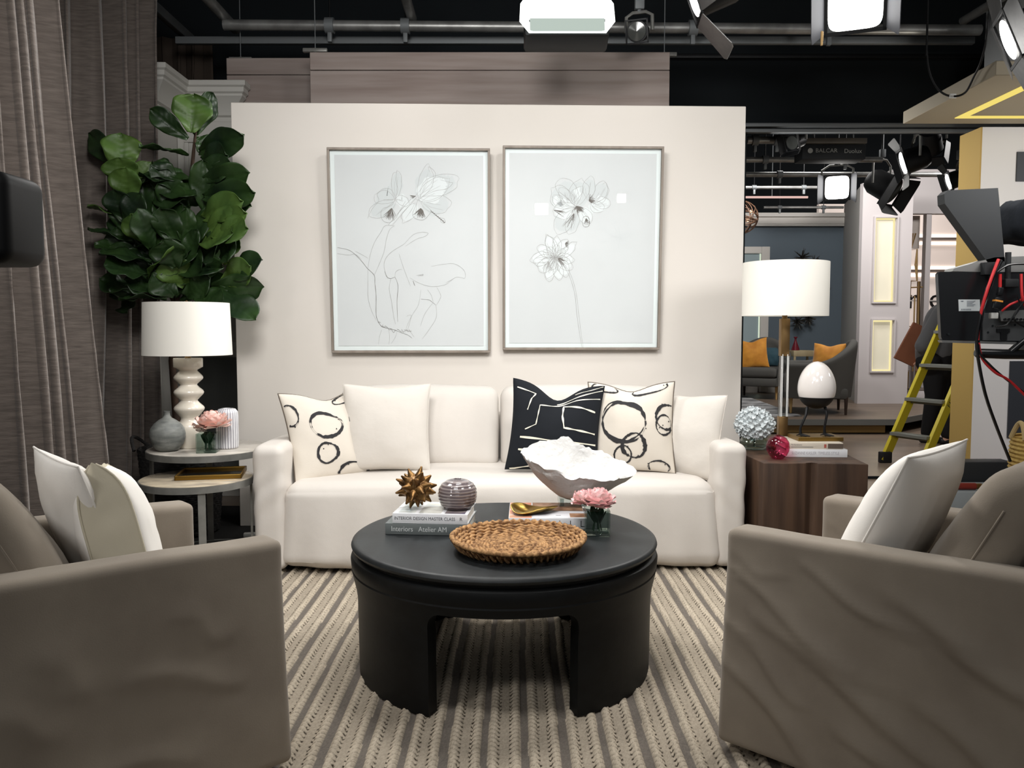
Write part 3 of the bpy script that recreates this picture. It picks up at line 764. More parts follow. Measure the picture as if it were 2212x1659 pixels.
# ================================================================== COFFEE TABLE
TX, TY, TH = -.029, 3.11, .42
_before = set(bpy.data.objects)
DRUM = mat('black_stained_wood', (10, 11, 12), .5, spec=.2, col2=(15, 17, 18), scale=6, stretch=(1, 6, 6), bump=.12, bscale=70, bstretch=(.2, 1, 1), bdist=.002)
TOPM = mat('black_linen_wrapped_top', (20, 23, 25), .48, spec=.36, col2=(32, 36, 38), scale=5, stretch=(4, 1, 1), lo=.3, hi=.7, bump=.2, bscale=160, bstretch=(.25, 1, 1), bdist=.0015)
ct = thing('coffee_table', 'round black drum coffee table with arched openings on the striped rug', 'coffee table', (TX, TY, 0))
obj('tabletop', Geo().lathe([(.001, .392), (.540, .392), (.556, .394), (.566, .400), (.569, .408), (.566, .415), (.558, .4195), (.545, .42), (.001, .42)], 96, cap=False), TOPM, ct)
def drum():
    prof = [(.394, .548), (.386, .548), (.384, .556), (.378, .566), (.366, .571), (.345, .569), (.335, .566), (.330, .568), (.324, .566), (.30, .560), (.27, .552), (.24, .547)]
    zt = [z for z, r in prof]
    def rad(z):
        if z >= prof[0][0]: return prof[0][1]
        for (z0, r0), (z1, r1) in zip(prof[:-1], prof[1:]):
            if z1 <= z <= z0: return r0 + (r1 - r0) * (z0 - z) / (z0 - z1)
        return prof[-1][1] - .004 * (.24 - z) / .24
    half, top, cr = R(26.2), .305, .05 / .547
    def zb(th):         # bottom of the shell at an angle from the opening's middle
        a = abs(th)
        if a >= half - 1e-6: return 0.
        if a > half - cr: q = (a - (half - cr)) / cr; return top - .05 * (1 - math.sqrt(max(0, 1 - q * q)))
        return top
    g = Geo(); th = []
    for c0 in (-PI / 2, PI / 2):
        loc = [-half + half * 2 * i / 24 for i in range(25)] + [-half + cr * (1 - math.cos(PI / 2 * i / 8)) for i in range(9)] + [half - cr * (1 - math.cos(PI / 2 * i / 8)) for i in range(9)]
        loc += [half + (PI - 2 * half) * i / 40 for i in range(1, 40)]
        loc = sorted(set(round(a, 6) for a in loc))
        th += [(c0 + a, a) for a in loc]
    n = len(th)
    def zlist(b):
        zs = [z for z in zt if z > b + .004]
        lo = zs[-1]
        ks = 6
        return zs + [lo + (b - lo) * (i + 1) / ks for i in range(ks)]
    def pt(a, r, z): return (r * math.cos(a), r * math.sin(a), z)
    NR = len(zt) + 6
    for i in range(n):
        a0, l0 = th[i]; a1, l1 = th[(i + 1) % n]
        inside = abs((l0 + l1) / 2) < half and l1 > l0
        def b_(l): 
            v = zb(l)
            if inside and abs(abs(l) - half) < 1e-4: v = top - .05
            return v
        b0, b1 = (b_(l0), b_(l1)) if inside else (0., 0.)
        rows = [(z, z) for z in zt if z > max(b0, b1) + .003]
        zl = rows[-1][0]
        for k in range(1, 7): rows.append((zl + (b0 - zl) * k / 6, zl + (b1 - zl) * k / 6))
        V = []; Fc = []
        for z0, z1 in rows:
            V += [pt(a0, rad(z0), z0), pt(a1, rad(z1), z1), pt(a0, rad(z0) - .05, z0), pt(a1, rad(z1) - .05, z1)]
        for k in range(len(rows) - 1):
            o = 4 * k
            Fc += [(o + 1, o, o + 4, o + 5), (o + 2, o + 3, o + 7, o + 6)]
        o = 4 * (len(rows) - 1)
        Fc.append((o, o + 2, o + 3, o + 1))
        g.add(V, Fc)
        # jambs of the opening
        for (aa, ll, first) in ((a0, l0, True), (a1, l1, False)):
            if inside and abs(abs(ll) - half) < 1e-4:
                zs = [(top - .05) * k / 6 for k in range(7)]
                V = []
                for z in zs: V += [pt(aa, rad(z), z), pt(aa, rad(z) - .05, z)]
                g.add(V, [(2 * k, 2 * k + 1, 2 * k + 3, 2 * k + 2) for k in range(6)])
    return g
obj('drum_base', drum(), DRUM, ct, merge=1e-4, sharp=35)
# ---- books
PAGES = mat('book_pages', (226, 222, 212), .9)
def book(label, w, d, h, loc, rz, cover, spine_txt=None, tcol=None, tsize=.02, extra=None, group=None, tx=0, soft=.002):
    """spine faces the front (-Y); origin at the middle of the bottom"""
    t = thing('book', label, 'book', loc, rz, group)
    g = Geo().box((w, d, .003), (0, 0, .0015), r=.001, seg=1).box((w, d, .003), (0, 0, h - .0015), r=.001, seg=1).box((w, .004, h - .001), (0, -d / 2 + .002, h / 2), r=.0015)
    obj('cover', g, cover, t)
    obj('pages', Geo().box((w - .012, d - .012, h - .006), (0, 0, h / 2)), PAGES, t)
    if spine_txt:
        g = Geo()
        for (s, x, z, sz, sx) in spine_txt: text(s, sz, T(x, -d / 2 - .0006, z) @ RX(PI / 2), g, sx=sx)
        obj('spine_lettering', g, tcol, t)
    if extra: extra(t)
    return t
WCOV = mat('white_book_cover', (232, 233, 236), .3, spec=.5, coat=.3)
GCOV = mat('grey_book_cover', (104, 110, 110), .5)
TXD = mat('dark_grey_lettering', (84, 84, 88), .6); TXL = mat('pale_lettering', (206, 210, 210), .6)
b1 = P(832, 1156, 3.1); 
book('grey interiors book at the bottom of the left stack on the coffee table', .318, .25, .042, (-.312, 3.208, TH + .0005), R(-5), GCOV,
     [('Interiors   Atelier AM', -.029, .021, .0275, .88)], TXL)
def photos(t):
    z = .0385
    PH1 = mat('cover_photo_pale', (196, 212, 216), .3, col2=(214, 212, 202), scale=14); PH2 = mat('cover_photo_violet', (92, 82, 104), .3, col2=(150, 140, 132), scale=26); PH3 = mat('cover_photo_grey', (206, 206, 198), .3, col2=(180, 178, 170), scale=20)
    g = Geo()
    for (x0, x1, y0, y1, m) in ((-.125, -.06, -.095, .08, 0), (-.045, .04, -.095, .02, 2), (.055, .132, -.098, -.005, 1), (.055, .132, .01, .08, 1), (-.045, .04, .03, .085, 0)):
        g.add([(x0, y0, z), (x1, y0, z), (x1, y1, z), (x0, y1, z)], [(0, 1, 2, 3)], m)
    obj('cover_photos', g, [PH1, PH2, PH3], t)
book('white design book lying on the grey interiors book', .288, .215, .038, (-.300, 3.192, TH + .0430), R(-5.5), WCOV,
     [('INTERIOR DESIGN MASTER CLASS', -.020, .019, .0172, .90), ('R', .119, .019, .019, 1.)], TXD, extra=photos)
def palm_cover(t):
    z = .0447; C_ = [mat('cover_coral', (214, 142, 112), .35, col2=(232, 180, 150), scale=30), mat('cover_yellow', (222, 190, 40), .35), mat('cover_white', (226, 226, 230), .35), mat('cover_brown', (120, 84, 62), .35, col2=(190, 150, 120), scale=24), INK]
    g = Geo()
    for (x0, x1, y0, y1, m) in ((-.148, -.06, -.14, .14, 0), (-.055, .148, -.14, -.02, 2), (.02, .075, -.132, -.04, 1), (.09, .148, -.13, -.06, 3), (-.055, .148, -.015, .14, 3), (.035, .055, -.10, -.094, 4)):
        g.add([(x0, y0, z + m * .0001), (x1, y0, z + m * .0001), (x1, y1, z + m * .0001), (x0, y1, z + m * .0001)], [(0, 1, 2, 3)], m)
    for i in range(7):
        y = -.12 + i * .032
        g.ribbon([(-.146 + .012 * k, y + .006 * math.sin(k * 1.3 + i), z + .0006) for k in range(8)], .006, m=[3, 2, 0][i % 3])
    obj('cover_print', g, C_, t)
book('white spined book with a colourful coral and yellow cover under the gold dish', .30, .285, .044, (.139, 3.315, TH + .0005), R(-1), WCOV,
     [('P', -.128, .021, .036, .8), ('I', .0, .021, .036, .8), ('A', .049, .021, .036, .8), ('L', .094, .021, .036, .8), ('L', .135, .021, .036, .8)], INK, extra=palm_cover)
# ---- spiky bronze ball
BRONZE = mat('aged_bronze', (138, 104, 62), .38, .85, col2=(92, 66, 40), scale=30, bump=.15, bscale=60, bdist=.002)
def spiky():
    c = Vector((0, 0, .083)); g = Geo().ball(c, .047, 28, 18)
    rnd = random.Random(5); n = 31; ga = PI * (3 - math.sqrt(5))
    for i in range(n):
        z = 1 - 2 * (i + .5) / n; r = math.sqrt(1 - z * z); a = ga * i + .5
        d = Vector((r * math.cos(a), r * math.sin(a), z)); d += Vector((rnd.uniform(-.1, .1), rnd.uniform(-.1, .1), rnd.uniform(-.1, .1))); d.normalize()
        L = .083 * rnd.uniform(.93, 1.04)
        if z < -.8: L = .083
        g.tube([c + d * .03, c + d * .048, c + d * .063, c + d * L], [.024, .0185, .0100, .0032], 12)
    return g
o = one('spiky_ball', 'spiky bronze ball sculpture on the white design book', 'sculpture', spiky(), BRONZE, (-.372, 3.185, TH + .0815))
remesh(o, .0016, 3)
zmin = min(v.co.z for v in o.data.vertices); o.location.z = TH + .0815 - zmin
# ---- ribbed grey vase
vm = mat('striped_glaze', (128, 116, 116), .12, spec=.6, coat=.6)
def band_nodes(m, ca, cb, period, axis=2, w=.5, soft=.15, wob=.15):
    nt = m.node_tree; b = nt.nodes['Principled BSDF']; L = nt.links.new
    tc = nt.nodes.new('ShaderNodeTexCoord'); sp = nt.nodes.new('ShaderNodeSeparateXYZ'); L(tc.outputs['Object'], sp.inputs[0])
    ns = _n(nt, 'ShaderNodeTexNoise', Scale=20.); L(tc.outputs['Object'], ns.inputs['Vector'])
    if axis == 'angle':
        at2 = _n(nt, 'ShaderNodeMath', operation='ARCTAN2'); L(sp.outputs[1], at2.inputs[0]); L(sp.outputs[0], at2.inputs[1]); src = at2.outputs[0]
    else: src = sp.outputs[axis]
    mu = _n(nt, 'ShaderNodeMath', operation='MULTIPLY'); mu.inputs[1].default_value = 2 * PI / period; L(src, mu.inputs[0])
    m2 = _n(nt, 'ShaderNodeMath', operation='MULTIPLY_ADD'); m2.inputs[1].default_value = wob * 8; L(ns.outputs['Fac'], m2.inputs[0]); L(mu.outputs[0], m2.inputs[2])
    sn = _n(nt, 'ShaderNodeMath', operation='SINE'); L(m2.outputs[0], sn.inputs[0])
    mr = _n(nt, 'ShaderNodeMapRange'); mr.inputs['From Min'].default_value = w - soft; mr.inputs['From Max'].default_value = w + soft; L(sn.outputs[0], mr.inputs[0])
    mx = _n(nt, 'ShaderNodeMix', data_type='RGBA')
    for s in mx.inputs:
        if s.type == 'RGBA': s.default_value = lin(ca) if s.name == 'A' else lin(cb)
    L(mr.outputs[0], mx.inputs[0]); L([s for s in mx.outputs if s.type == 'RGBA'][0], b.inputs['Base Color'])
    return m
band_nodes(vm, (92, 82, 84), (150, 140, 138), .0118, 2, .1, .5, .15)
vp = [(.035, 0), (.052, .002), (.066, .016), (.0745, .038), (.0765, .056), (.073, .078), (.062, .096), (.042, .109), (.024, .1145), (.017, .1155), (.0145, .113), (.014, .10), (.001, .098)]
def ribbed(prof, per, amp, n=90):
    out = []; L = [0]
    for (a, b), (c, d) in zip(prof[:-1], prof[1:]): L.append(L[-1] + math.hypot(c - a, d - b))
    for i in range(n + 1):
        s = L[-1] * i / n; k = max(j for j in range(len(L)) if L[j] <= s + 1e-9); k = min(k, len(prof) - 2); t_ = (s - L[k]) / (L[k + 1] - L[k])
        r = prof[k][0] + (prof[k + 1][0] - prof[k][0]) * t_; z = prof[k][1] + (prof[k + 1][1] - prof[k][1]) * t_
        out.append((max(.001, r + amp * math.sin(2 * PI * z / per)), z))
    return out
one('vase', 'squat ribbed vase in grey glaze on the white design book', 'vase', Geo().lathe(ribbed(vp, .0118, .0008), 48), vm, (-.212, 3.185, TH + .0815), sharp=0)
# ---- coiled seagrass tray
SEAG = mat('seagrass_rope', (178, 138, 94), .8, spec=.25, col2=(112, 80, 52), scale=55, lo=.4, hi=.62, stretch=(1, 1, 1), bump=.5, bscale=220, bdist=.002)
def coil_tray(Rm=.232, turns=19):
    pts = []; rr = []; pitch = Rm / turns
    a = 0.0; r = .006
    while r < Rm:
        zb = .008 + (.034 * max(0, (r / Rm - .72) / .28) ** 1.3)
        bead = math.sin(a * max(r, .02) / .0065 * .5)
        pts.append((r * math.cos(a), r * math.sin(a) , zb + .002 * bead + .0012 * math.sin(a * 3 + r * 90))); rr.append(pitch * .56 * (1 + .16 * bead))
        a += .0085 / max(r, .012); r = .006 + pitch * a / (2 * PI)
    g = Geo().tube(pts, rr, 7)
    # thick overhand rim and loops under it
    n = 180; rim = []; rw = []
    for i in range(n):
        a = 2 * PI * i / n; rim.append((Rm * 1.008 * math.cos(a), Rm * 1.008 * math.sin(a), .044 + .0025 * math.sin(i * 1.9) + .002 * math.sin(a * 2 + 1))); rw.append(.0085 * (1 + .2 * math.sin(i * 1.9)))
    g.tube(rim, rw, 8, closed=True)
    for i in range(60):
        a = 2 * PI * i / 60; e = .05
        p = [(Rm * (1.0 - .10 * t_) * math.cos(a + e * t_), Rm * (1.0 - .10 * t_) * math.sin(a + e * t_), .038 - .030 * t_ - .004 * math.sin(PI * t_)) for t_ in (0, .3, .6, 1)]
        g.tube(p, .0048, 6)
    return g
one('woven_tray', 'round coiled seagrass tray at the front of the coffee table', 'tray', coil_tray(), SEAG, (.022, 2.885, TH + .001), sharp=0)
# ---- big white papier mache bowl on a clear block
BOWL = mat('white_papier_mache', (206, 205, 203), .85, spec=.2, bump=.8, bscale=34, bdist=.010, bump2=(120, (1, 1, 1), .3, .002))
def bowl():
    K = [(0, .255, .118), (25, .235, .135), (50, .19, .165), (78, .165, .192), (105, .175, .215), (135, .20, .212), (160, .215, .20), (182, .232, .188), (205, .215, .160), (235, .185, .128), (262, .172, .112), (290, .19, .098), (320, .225, .100), (345, .248, .110), (360, .255, .118)]
    def ip(a):
        a %= 360
        for (a0, r0, z0), (a1, r1, z1) in zip(K[:-1], K[1:]):
            if a0 <= a <= a1:
                t_ = (a - a0) / (a1 - a0); t_ = t_ * t_ * (3 - 2 * t_); return r0 + (r1 - r0) * t_, z0 + (z1 - z0) * t_
    def wall(s_, off):
        def fn(u, v):
            a = 360 * u; Rm, Z = ip(a); ca, sa_ = math.cos(R(a)), math.sin(R(a)); Rm *= 1 + .05 * N3((ca * 2.6, sa_ * 2.6, 0), 1, 2) + .03 * N3((ca * 7, sa_ * 7, 0), 1, 4) + .012 * N3((ca * 18, sa_ * 18, 0), 1, 4); Z += .016 * N3((ca * 3, sa_ * 3, 3), 1, 5) + .005 * N3((ca * 14, sa_ * 14, 3), 1, 5)
            v_ = s_ * v + (1 - s_) * 0
            r = .052 + (Rm - .052) * v_ ** .85 + off * (1 - v_ * .5); z = Z * v_ ** 1.15 + (0 if off >= 0 else .012)
            d = .020 * N3((math.cos(R(a)) * 2.2, math.sin(R(a)) * 2.2, v_ * 2.5), 1, 3 if off >= 0 else 6) * v_
            dd = .007 * N3((math.cos(R(a)) * 9, math.sin(R(a)) * 9, v_ * 9), 1, 8)
            r += d + dd
            return Vector((r * math.cos(R(a)), r * math.sin(R(a)), z + dd + (0 if off >= 0 else .0)))
        return fn
    g = Geo()
    fo = wall(1, .006); fi = wall(1, -.006)
    def prof(u, v):
        if v <= .5: return fo(u, v / .5)
        return fi(u, (1 - v) / .5)
    g.grid(96, 56, prof, cu=True)
    # closed foot and floor
    g.add([fo(i / 96, 0) for i in range(96)], [tuple(range(96))[::-1]]); g.add([fi(i / 96, 0) for i in range(96)], [tuple(range(96))])
    return g
bk = P(1228, 1100, 3.43)
GL = glass('clear_acrylic', (238, 243, 242), 1.5, .0)
tr = thing('acrylic_tray', 'clear acrylic tray holding the white bowl on the coffee table', 'tray', (.252, 3.44, TH + .0452))
o = obj('slab', Geo().box((.115, .13, .03), (0, 0, .015), r=.003), GL, tr)
g = Geo()
for sx in (-1, 1): g.box((.016, .016, .028), (sx * .045, -.05, .015), r=.002)
obj('corner_block', g, glass('clear_corner', (215, 222, 222), 1.6), tr)
one('bowl', 'large white papier mache bowl with a ragged rim on the coffee table', 'bowl', bowl(), BOWL, (.268, 3.43, TH + .0762), sharp=60, merge=1e-5)
# ---- gold dish
def dish():
    def f(u, v):
        a = 2 * PI * u; r = v * (.078 + .014 * math.sin(2 * a + .6) + .006 * math.sin(5 * a))
        z = .003 + .020 * v ** 2.6 * (1 + .5 * math.sin(a * 2 + 2.6)) + .002 * math.sin(3 * a + v * 6) * v
        return Vector((r * 1.05 * math.cos(a), r * .8 * math.sin(a), z))
    g = Geo().grid(56, 14, lambda u, v: f(u, .02 + .98 * v), cu=True)
    g.add([f(i / 56, .02) for i in range(56)], [tuple(range(56))])
    g.add([(-.03 + .01 * i, .018 * math.sin(i), .011 + .006 * math.sin(i * 1.7)) for i in range(2)], [])
    return g
o = one('dish', 'crumpled gold leaf dish on the colourful book', 'dish', dish(), GOLD, (.085, 3.26, TH + .0465), sharp=0)
md = o.modifiers.new('thick', 'SOLIDIFY'); md.thickness = .0035; md.offset = 1
# ---- flowers
PINK = mat('pink_petals', (246, 196, 198), .6, spec=.2, col2=(250, 220, 218), scale=22, sheen=.2)
PINK2 = mat('blush_petals', (246, 208, 198), .6, spec=.2, col2=(248, 212, 200), scale=22, sheen=.2)
LEAFD = mat('dark_leaf', (22, 46, 26), .4, spec=.5, col2=(34, 62, 34), scale=20)
CUBE = glass('vase_glass', (232, 240, 237), 1.45)
WATER = glass('water', (205, 222, 214), 1.33)
def petal(g, c, d, up, L, W, cup, ruf, rnd, m=0):
    d = d.normalized(); s = d.cross(up)
    s = s.normalized() if s.length > 1e-6 else Vector((1, 0, 0)); n = s.cross(d).normalized()
    ph = rnd.uniform(0, 6)
    def f(u, v):
        x = (u - .5) * 2; w = W * (math.sin(PI * min(1, .12 + .80 * v)) ** .7)
        return c + d * (L * v * (1 - .12 * x * x * v)) + s * (x * w * .5) + n * (cup * (v * v * .9 + x * x * .30 * v) * L + ruf * L * math.sin(x * 5 + ph) * v * v)
    g.grid(6, 6, f, m)
def bloom(c, Rd, n, seed, flat=.92, tilt=Vector((0, 0, 1)), outward=1.0):
    rnd = random.Random(seed); g = Geo(); c = Vector(c)
    for i in range(n):
        t_ = (i + .5) / n; el = R(86) * (1 - t_) ** .8 - R(28) * t_; a = i * 2.39996 + rnd.uniform(-.25, .25)
        d = Vector((math.cos(el) * math.cos(a), math.cos(el) * math.sin(a), math.sin(el) * flat))
        base = c + Vector((math.cos(a), math.sin(a), 0)) * Rd * .10 * t_
        L = Rd * (.72 + .30 * t_) * rnd.uniform(.85, 1.1)
        petal(g, base + d * Rd * .15, d, Vector((0, 0, 1)) if abs(d.z) < .95 else Vector((1, 0, 0)), L, Rd * (.80 + .45 * t_), .42 * (1 - .15 * t_), .05, rnd)
    return g
def flower_vase(label, loc, w, h, bl, rz=0.):
    t = thing('flower_vase', label, 'flower vase', loc, rz)
    g = Geo(); th = .006
    g.box((w, w, .012), (0, 0, .006), r=.002)
    for sx in (-1, 1):
        g.box((th, w, h - .012), (sx * (w / 2 - th / 2), 0, .012 + (h - .012) / 2), r=.0015, seg=1)
        g.box((w - 2 * th, th, h - .012), (0, sx * (w / 2 - th / 2), .012 + (h - .012) / 2), r=.0015, seg=1)
    obj('glass', g, CUBE, t)
    g = Geo(); rnd = random.Random(int(w * 1e4))
    for i in range(5):
        a = i * 1.3; g.tube([(.018 * math.cos(a), .018 * math.sin(a), .014), (.008 * math.cos(a), .008 * math.sin(a), h * .6), (0, 0, h * 1.02)], .0028, 6)
    for i in range(6):
        a = i * 1.05; petal(g, Vector((.010 * math.cos(a), .010 * math.sin(a), .036 + .010 * (i % 3))), Vector((.35 * math.cos(a), .35 * math.sin(a), 1)), Vector((math.cos(a), math.sin(a), 0)), h * .60, w * .34, .1, .05, rnd)
    obj('leaves', g, LEAFD, t)
    for (c, r, n, s, m) in bl: obj('bloom', bloom(c, r, n, s), m, t)
    return t
flower_vase('pink peonies in a square glass vase on the coffee table', (.322, 3.10, TH + .0005), .094, .098,
            [((.006, -.002, .118), .058, 46, 3, PINK), ((-.050, .015, .122), .046, 34, 8, PINK)], R(-2))
# the table stands a little higher and nearer than first laid out
K = .95; DZ = 1.2 * (1 - K)
for o in list(bpy.data.objects):
    if o in _before or o.parent is not None: continue
    if o.name == 'coffee_table': o.location = (TX * K, TY * K, 0); o.scale = (.958, .958, (.42 * K + DZ) / .42)
    else: o.location = (o.location.x * K, o.location.y * K, o.location.z * K + DZ); o.scale = (K, K, K)
# ================================================================== NESTING TABLES AT LEFT
STONE = mat('grey_marble', (204, 198, 188), .12, spec=.55, col2=(166, 160, 152), scale=7, stretch=(1, 2.5, 1), detail=8, lo=.35, hi=.7)
STONE2 = mat('tan_marble', (198, 184, 160), .12, spec=.55, col2=(150, 140, 126), scale=9, stretch=(1, 2.5, 1), detail=8, lo=.35, hi=.7)
def nest(label, x, y, r, h, stone, angs):
    t = thing('nesting_table', label, 'side table', (x, y, FLOORZ))
    h -= FLOORZ
    obj('stone_top', Geo().lathe([(.001, h - .016), (r - .006, h - .016), (r - .004, h - .002), (r - .008, h), (.001, h)], 64, cap=False), stone, t)
    obj('rim', Geo().lathe([(r - .05, h - .036), (r, h - .036), (r, h - .004), (r - .004, h - .004), (r - .004, h - .017), (r - .05, h - .017), (r - .05, h - .036)], 64, cap=False), STEEL, t)
    for a in angs:
        obj('leg', Geo().box((.034, .012, h - .036), ((r - .012) * math.cos(a), (r - .012) * math.sin(a), (h - .036) / 2), M=None) if False else
            Geo().box((.012, .034, h - .036), (r - .014, 0, (h - .036) / 2), r=.001, seg=1, M=RZ(a)), STEEL, t)
    if r > .29: obj('base_ring', Geo().lathe([(r - .03, 0), (r - .006, 0), (r - .006, .012), (r - .03, .012), (r - .03, 0)], 64, cap=False), STEEL, t)
    return t
AX, AY, AR, AH = -1.61, 4.36, .308, .57
BX, BY, BR_, BH = -1.556, 4.05, .268, .467
nest('taller round nesting table with a marble top beside the sofa', AX, AY, AR, AH, STONE, [R(20), R(110), R(185)])
nest('lower round nesting table with a tan marble top in front', BX, BY, BR_, BH, STONE2, [R(18), R(172), R(295)])
t = thing('tray', 'flat dark tray with gold rim on the lower nesting table', 'tray', (-1.50, 4.10, BH + .0005), R(12))
TD = mat('smoked_mirror', (30, 28, 24), .15, spec=.6)
obj('base', Geo().box((.30, .24, .012), (0, 0, .006), r=.002), TD, t)
g = Geo()
for sx, sy, w, d in ((0, -1, .31, .008), (0, 1, .31, .008), (-1, 0, .008, .25), (1, 0, .008, .25)): g.box((w, d, .022), (sx * .151, sy * .121, .011), r=.002)
obj('rim', g, mat('antique_gold', (150, 116, 52), .35, .9), t)
# ---- white ceramic lamp
CER = mat('ivory_ceramic', (228, 220, 206), .18, spec=.6, coat=.5)
SHADE = mat('white_linen_shade', (226, 223, 215), .85, spec=.1, bump=.1, bscale=300, bdist=.0005, emis=(255, 250, 238), es=.10)
def lamp_shade(t, zb, zt, rb, rt, m=SHADE, spider=True):
    g = Geo().lathe([(rb - .003, zb), (rb, zb), (rt, zt), (rt - .003, zt), (rb - .003, zb)], 72, cap=False)
    s = obj('lamp_shade', g, m, t)
    g = Geo()
    for a in (0, 2 * PI / 3, 4 * PI / 3): g.tube([(0, 0, zt - .01), ((rt - .003) * math.cos(a), (rt - .003) * math.sin(a), zt - .006)], .0022, 6)
    g.lathe([(.001, zt - .014), (.012, zt - .014), (.012, zt - .006), (.006, zt + .002), (.008, zt + .008), (.001, zt + .014)], 16)
    obj('finial', g, BRASS, s)
lx, ly = P(411, 965, 4.37).x, 4.37
t = thing('table_lamp', 'ivory ceramic table lamp with bulging rings on the nesting table', 'lamp', (lx, ly, AH + .0005))
pr = [(.072, 0), (.076, .004), (.077, .02), (.074, .11), (.070, .132), (.072, .135)]
pr = [(.074, 0), (.077, .003), (.0775, .10), (.075, .115), (.068, .13), (.050, .140)]
z = .15
pr += [(.046, .15), (.048, .160), (.066, .180), (.080, .198), (.083, .207), (.078, .217), (.058, .234), (.047, .246), (.047, .252), (.062, .266), (.079, .284), (.081, .293), (.076, .303), (.056, .319), (.046, .330), (.046, .335), (.060, .347), (.077, .362), (.079, .370), (.074, .380), (.060, .394), (.048, .406), (.052, .412), (.076, .424), (.079, .427), (.079, .468), (.077, .473), (.001, .474)]
obj('body', Geo().lathe([(r * .94, z) for r, z in pr], 56), CER, t, sharp=50)
obj('neck', Geo().lathe([(.016, .474), (.016, .50), (.009, .505), (.009, .74), (.001, .741)], 20), BRASS, t)
lamp_shade(t, .489, .763, .2245, .2155)
# ---- grey bottle vase, striped vase, flowers
STONEV = mat('grey_crackle_clay', (138, 140, 136), .55, col2=(100, 103, 101), scale=14, stretch=(1, 1, 3), detail=8, bump=.35, bscale=40, bstretch=(1, 1, .3), bdist=.004)
p = P(363, 978, 4.235)
vg = Geo().lathe([(.001, 0), (.045, 0), (.06, .008), (.082, .035), (.093, .068), (.0945, .09), (.088, .118), (.07, .143), (.045, .162), (.024, .174), (.0165, .186), (.0155, .202), (.018, .208), (.014, .208), (.012, .18), (.001, .178)], 48, cap=False)
vg.v = [Vector((v.x * .93, v.y * .93, v.z * .985)) for v in vg.v]
one('vase', 'round grey clay vase with a short neck beside the ivory lamp', 'vase', vg, STONEV, (p.x, 4.235, AH + .0005))
sv = mat('white_striped_glaze', (222, 222, 228), .2, coat=.5)
band_nodes(sv, (226, 226, 230), (134, 132, 142), 2 * PI / 26, 'angle', .55, .3, .22)
p = P(492, 962, 4.33)
def flute(u, v):
    pf = [(.001, 0), (.052, 0), (.058, .006), (.0595, .04), (.0595, .17), (.057, .192), (.045, .207), (.028, .211), (.020, .2105), (.018, .2), (.001, .198)]
    x = v * (len(pf) - 1); i = min(int(x), len(pf) - 2); f_ = x - i; r = pf[i][0] * (1 - f_) + pf[i + 1][0] * f_; z = pf[i][1] * (1 - f_) + pf[i + 1][1] * f_
    a = 2 * PI * u; r *= .94; r *= 1 + .018 * math.cos(26 * a) * min(1, r / .04)
    return Vector((r * math.cos(a), r * math.sin(a), z))
one('vase', 'tall white fluted vase with grey stripes beside the cream wall', 'vase', Geo().grid(208, 50, flute, cu=True), sv, (p.x, 4.33, AH + .0005), sharp=0)
p = P(447, 980, 4.17)
flower_vase('single blush peony in a small square glass vase beside the ivory lamp', (p.x, 4.19, AH + .0005), .098, .10, [((.025, -.005, .137), .076, 52, 12, PINK2), ((-.03, 0, .105), .03, 12, 4, mat('white_petals', (236, 226, 222), .6))], R(6))
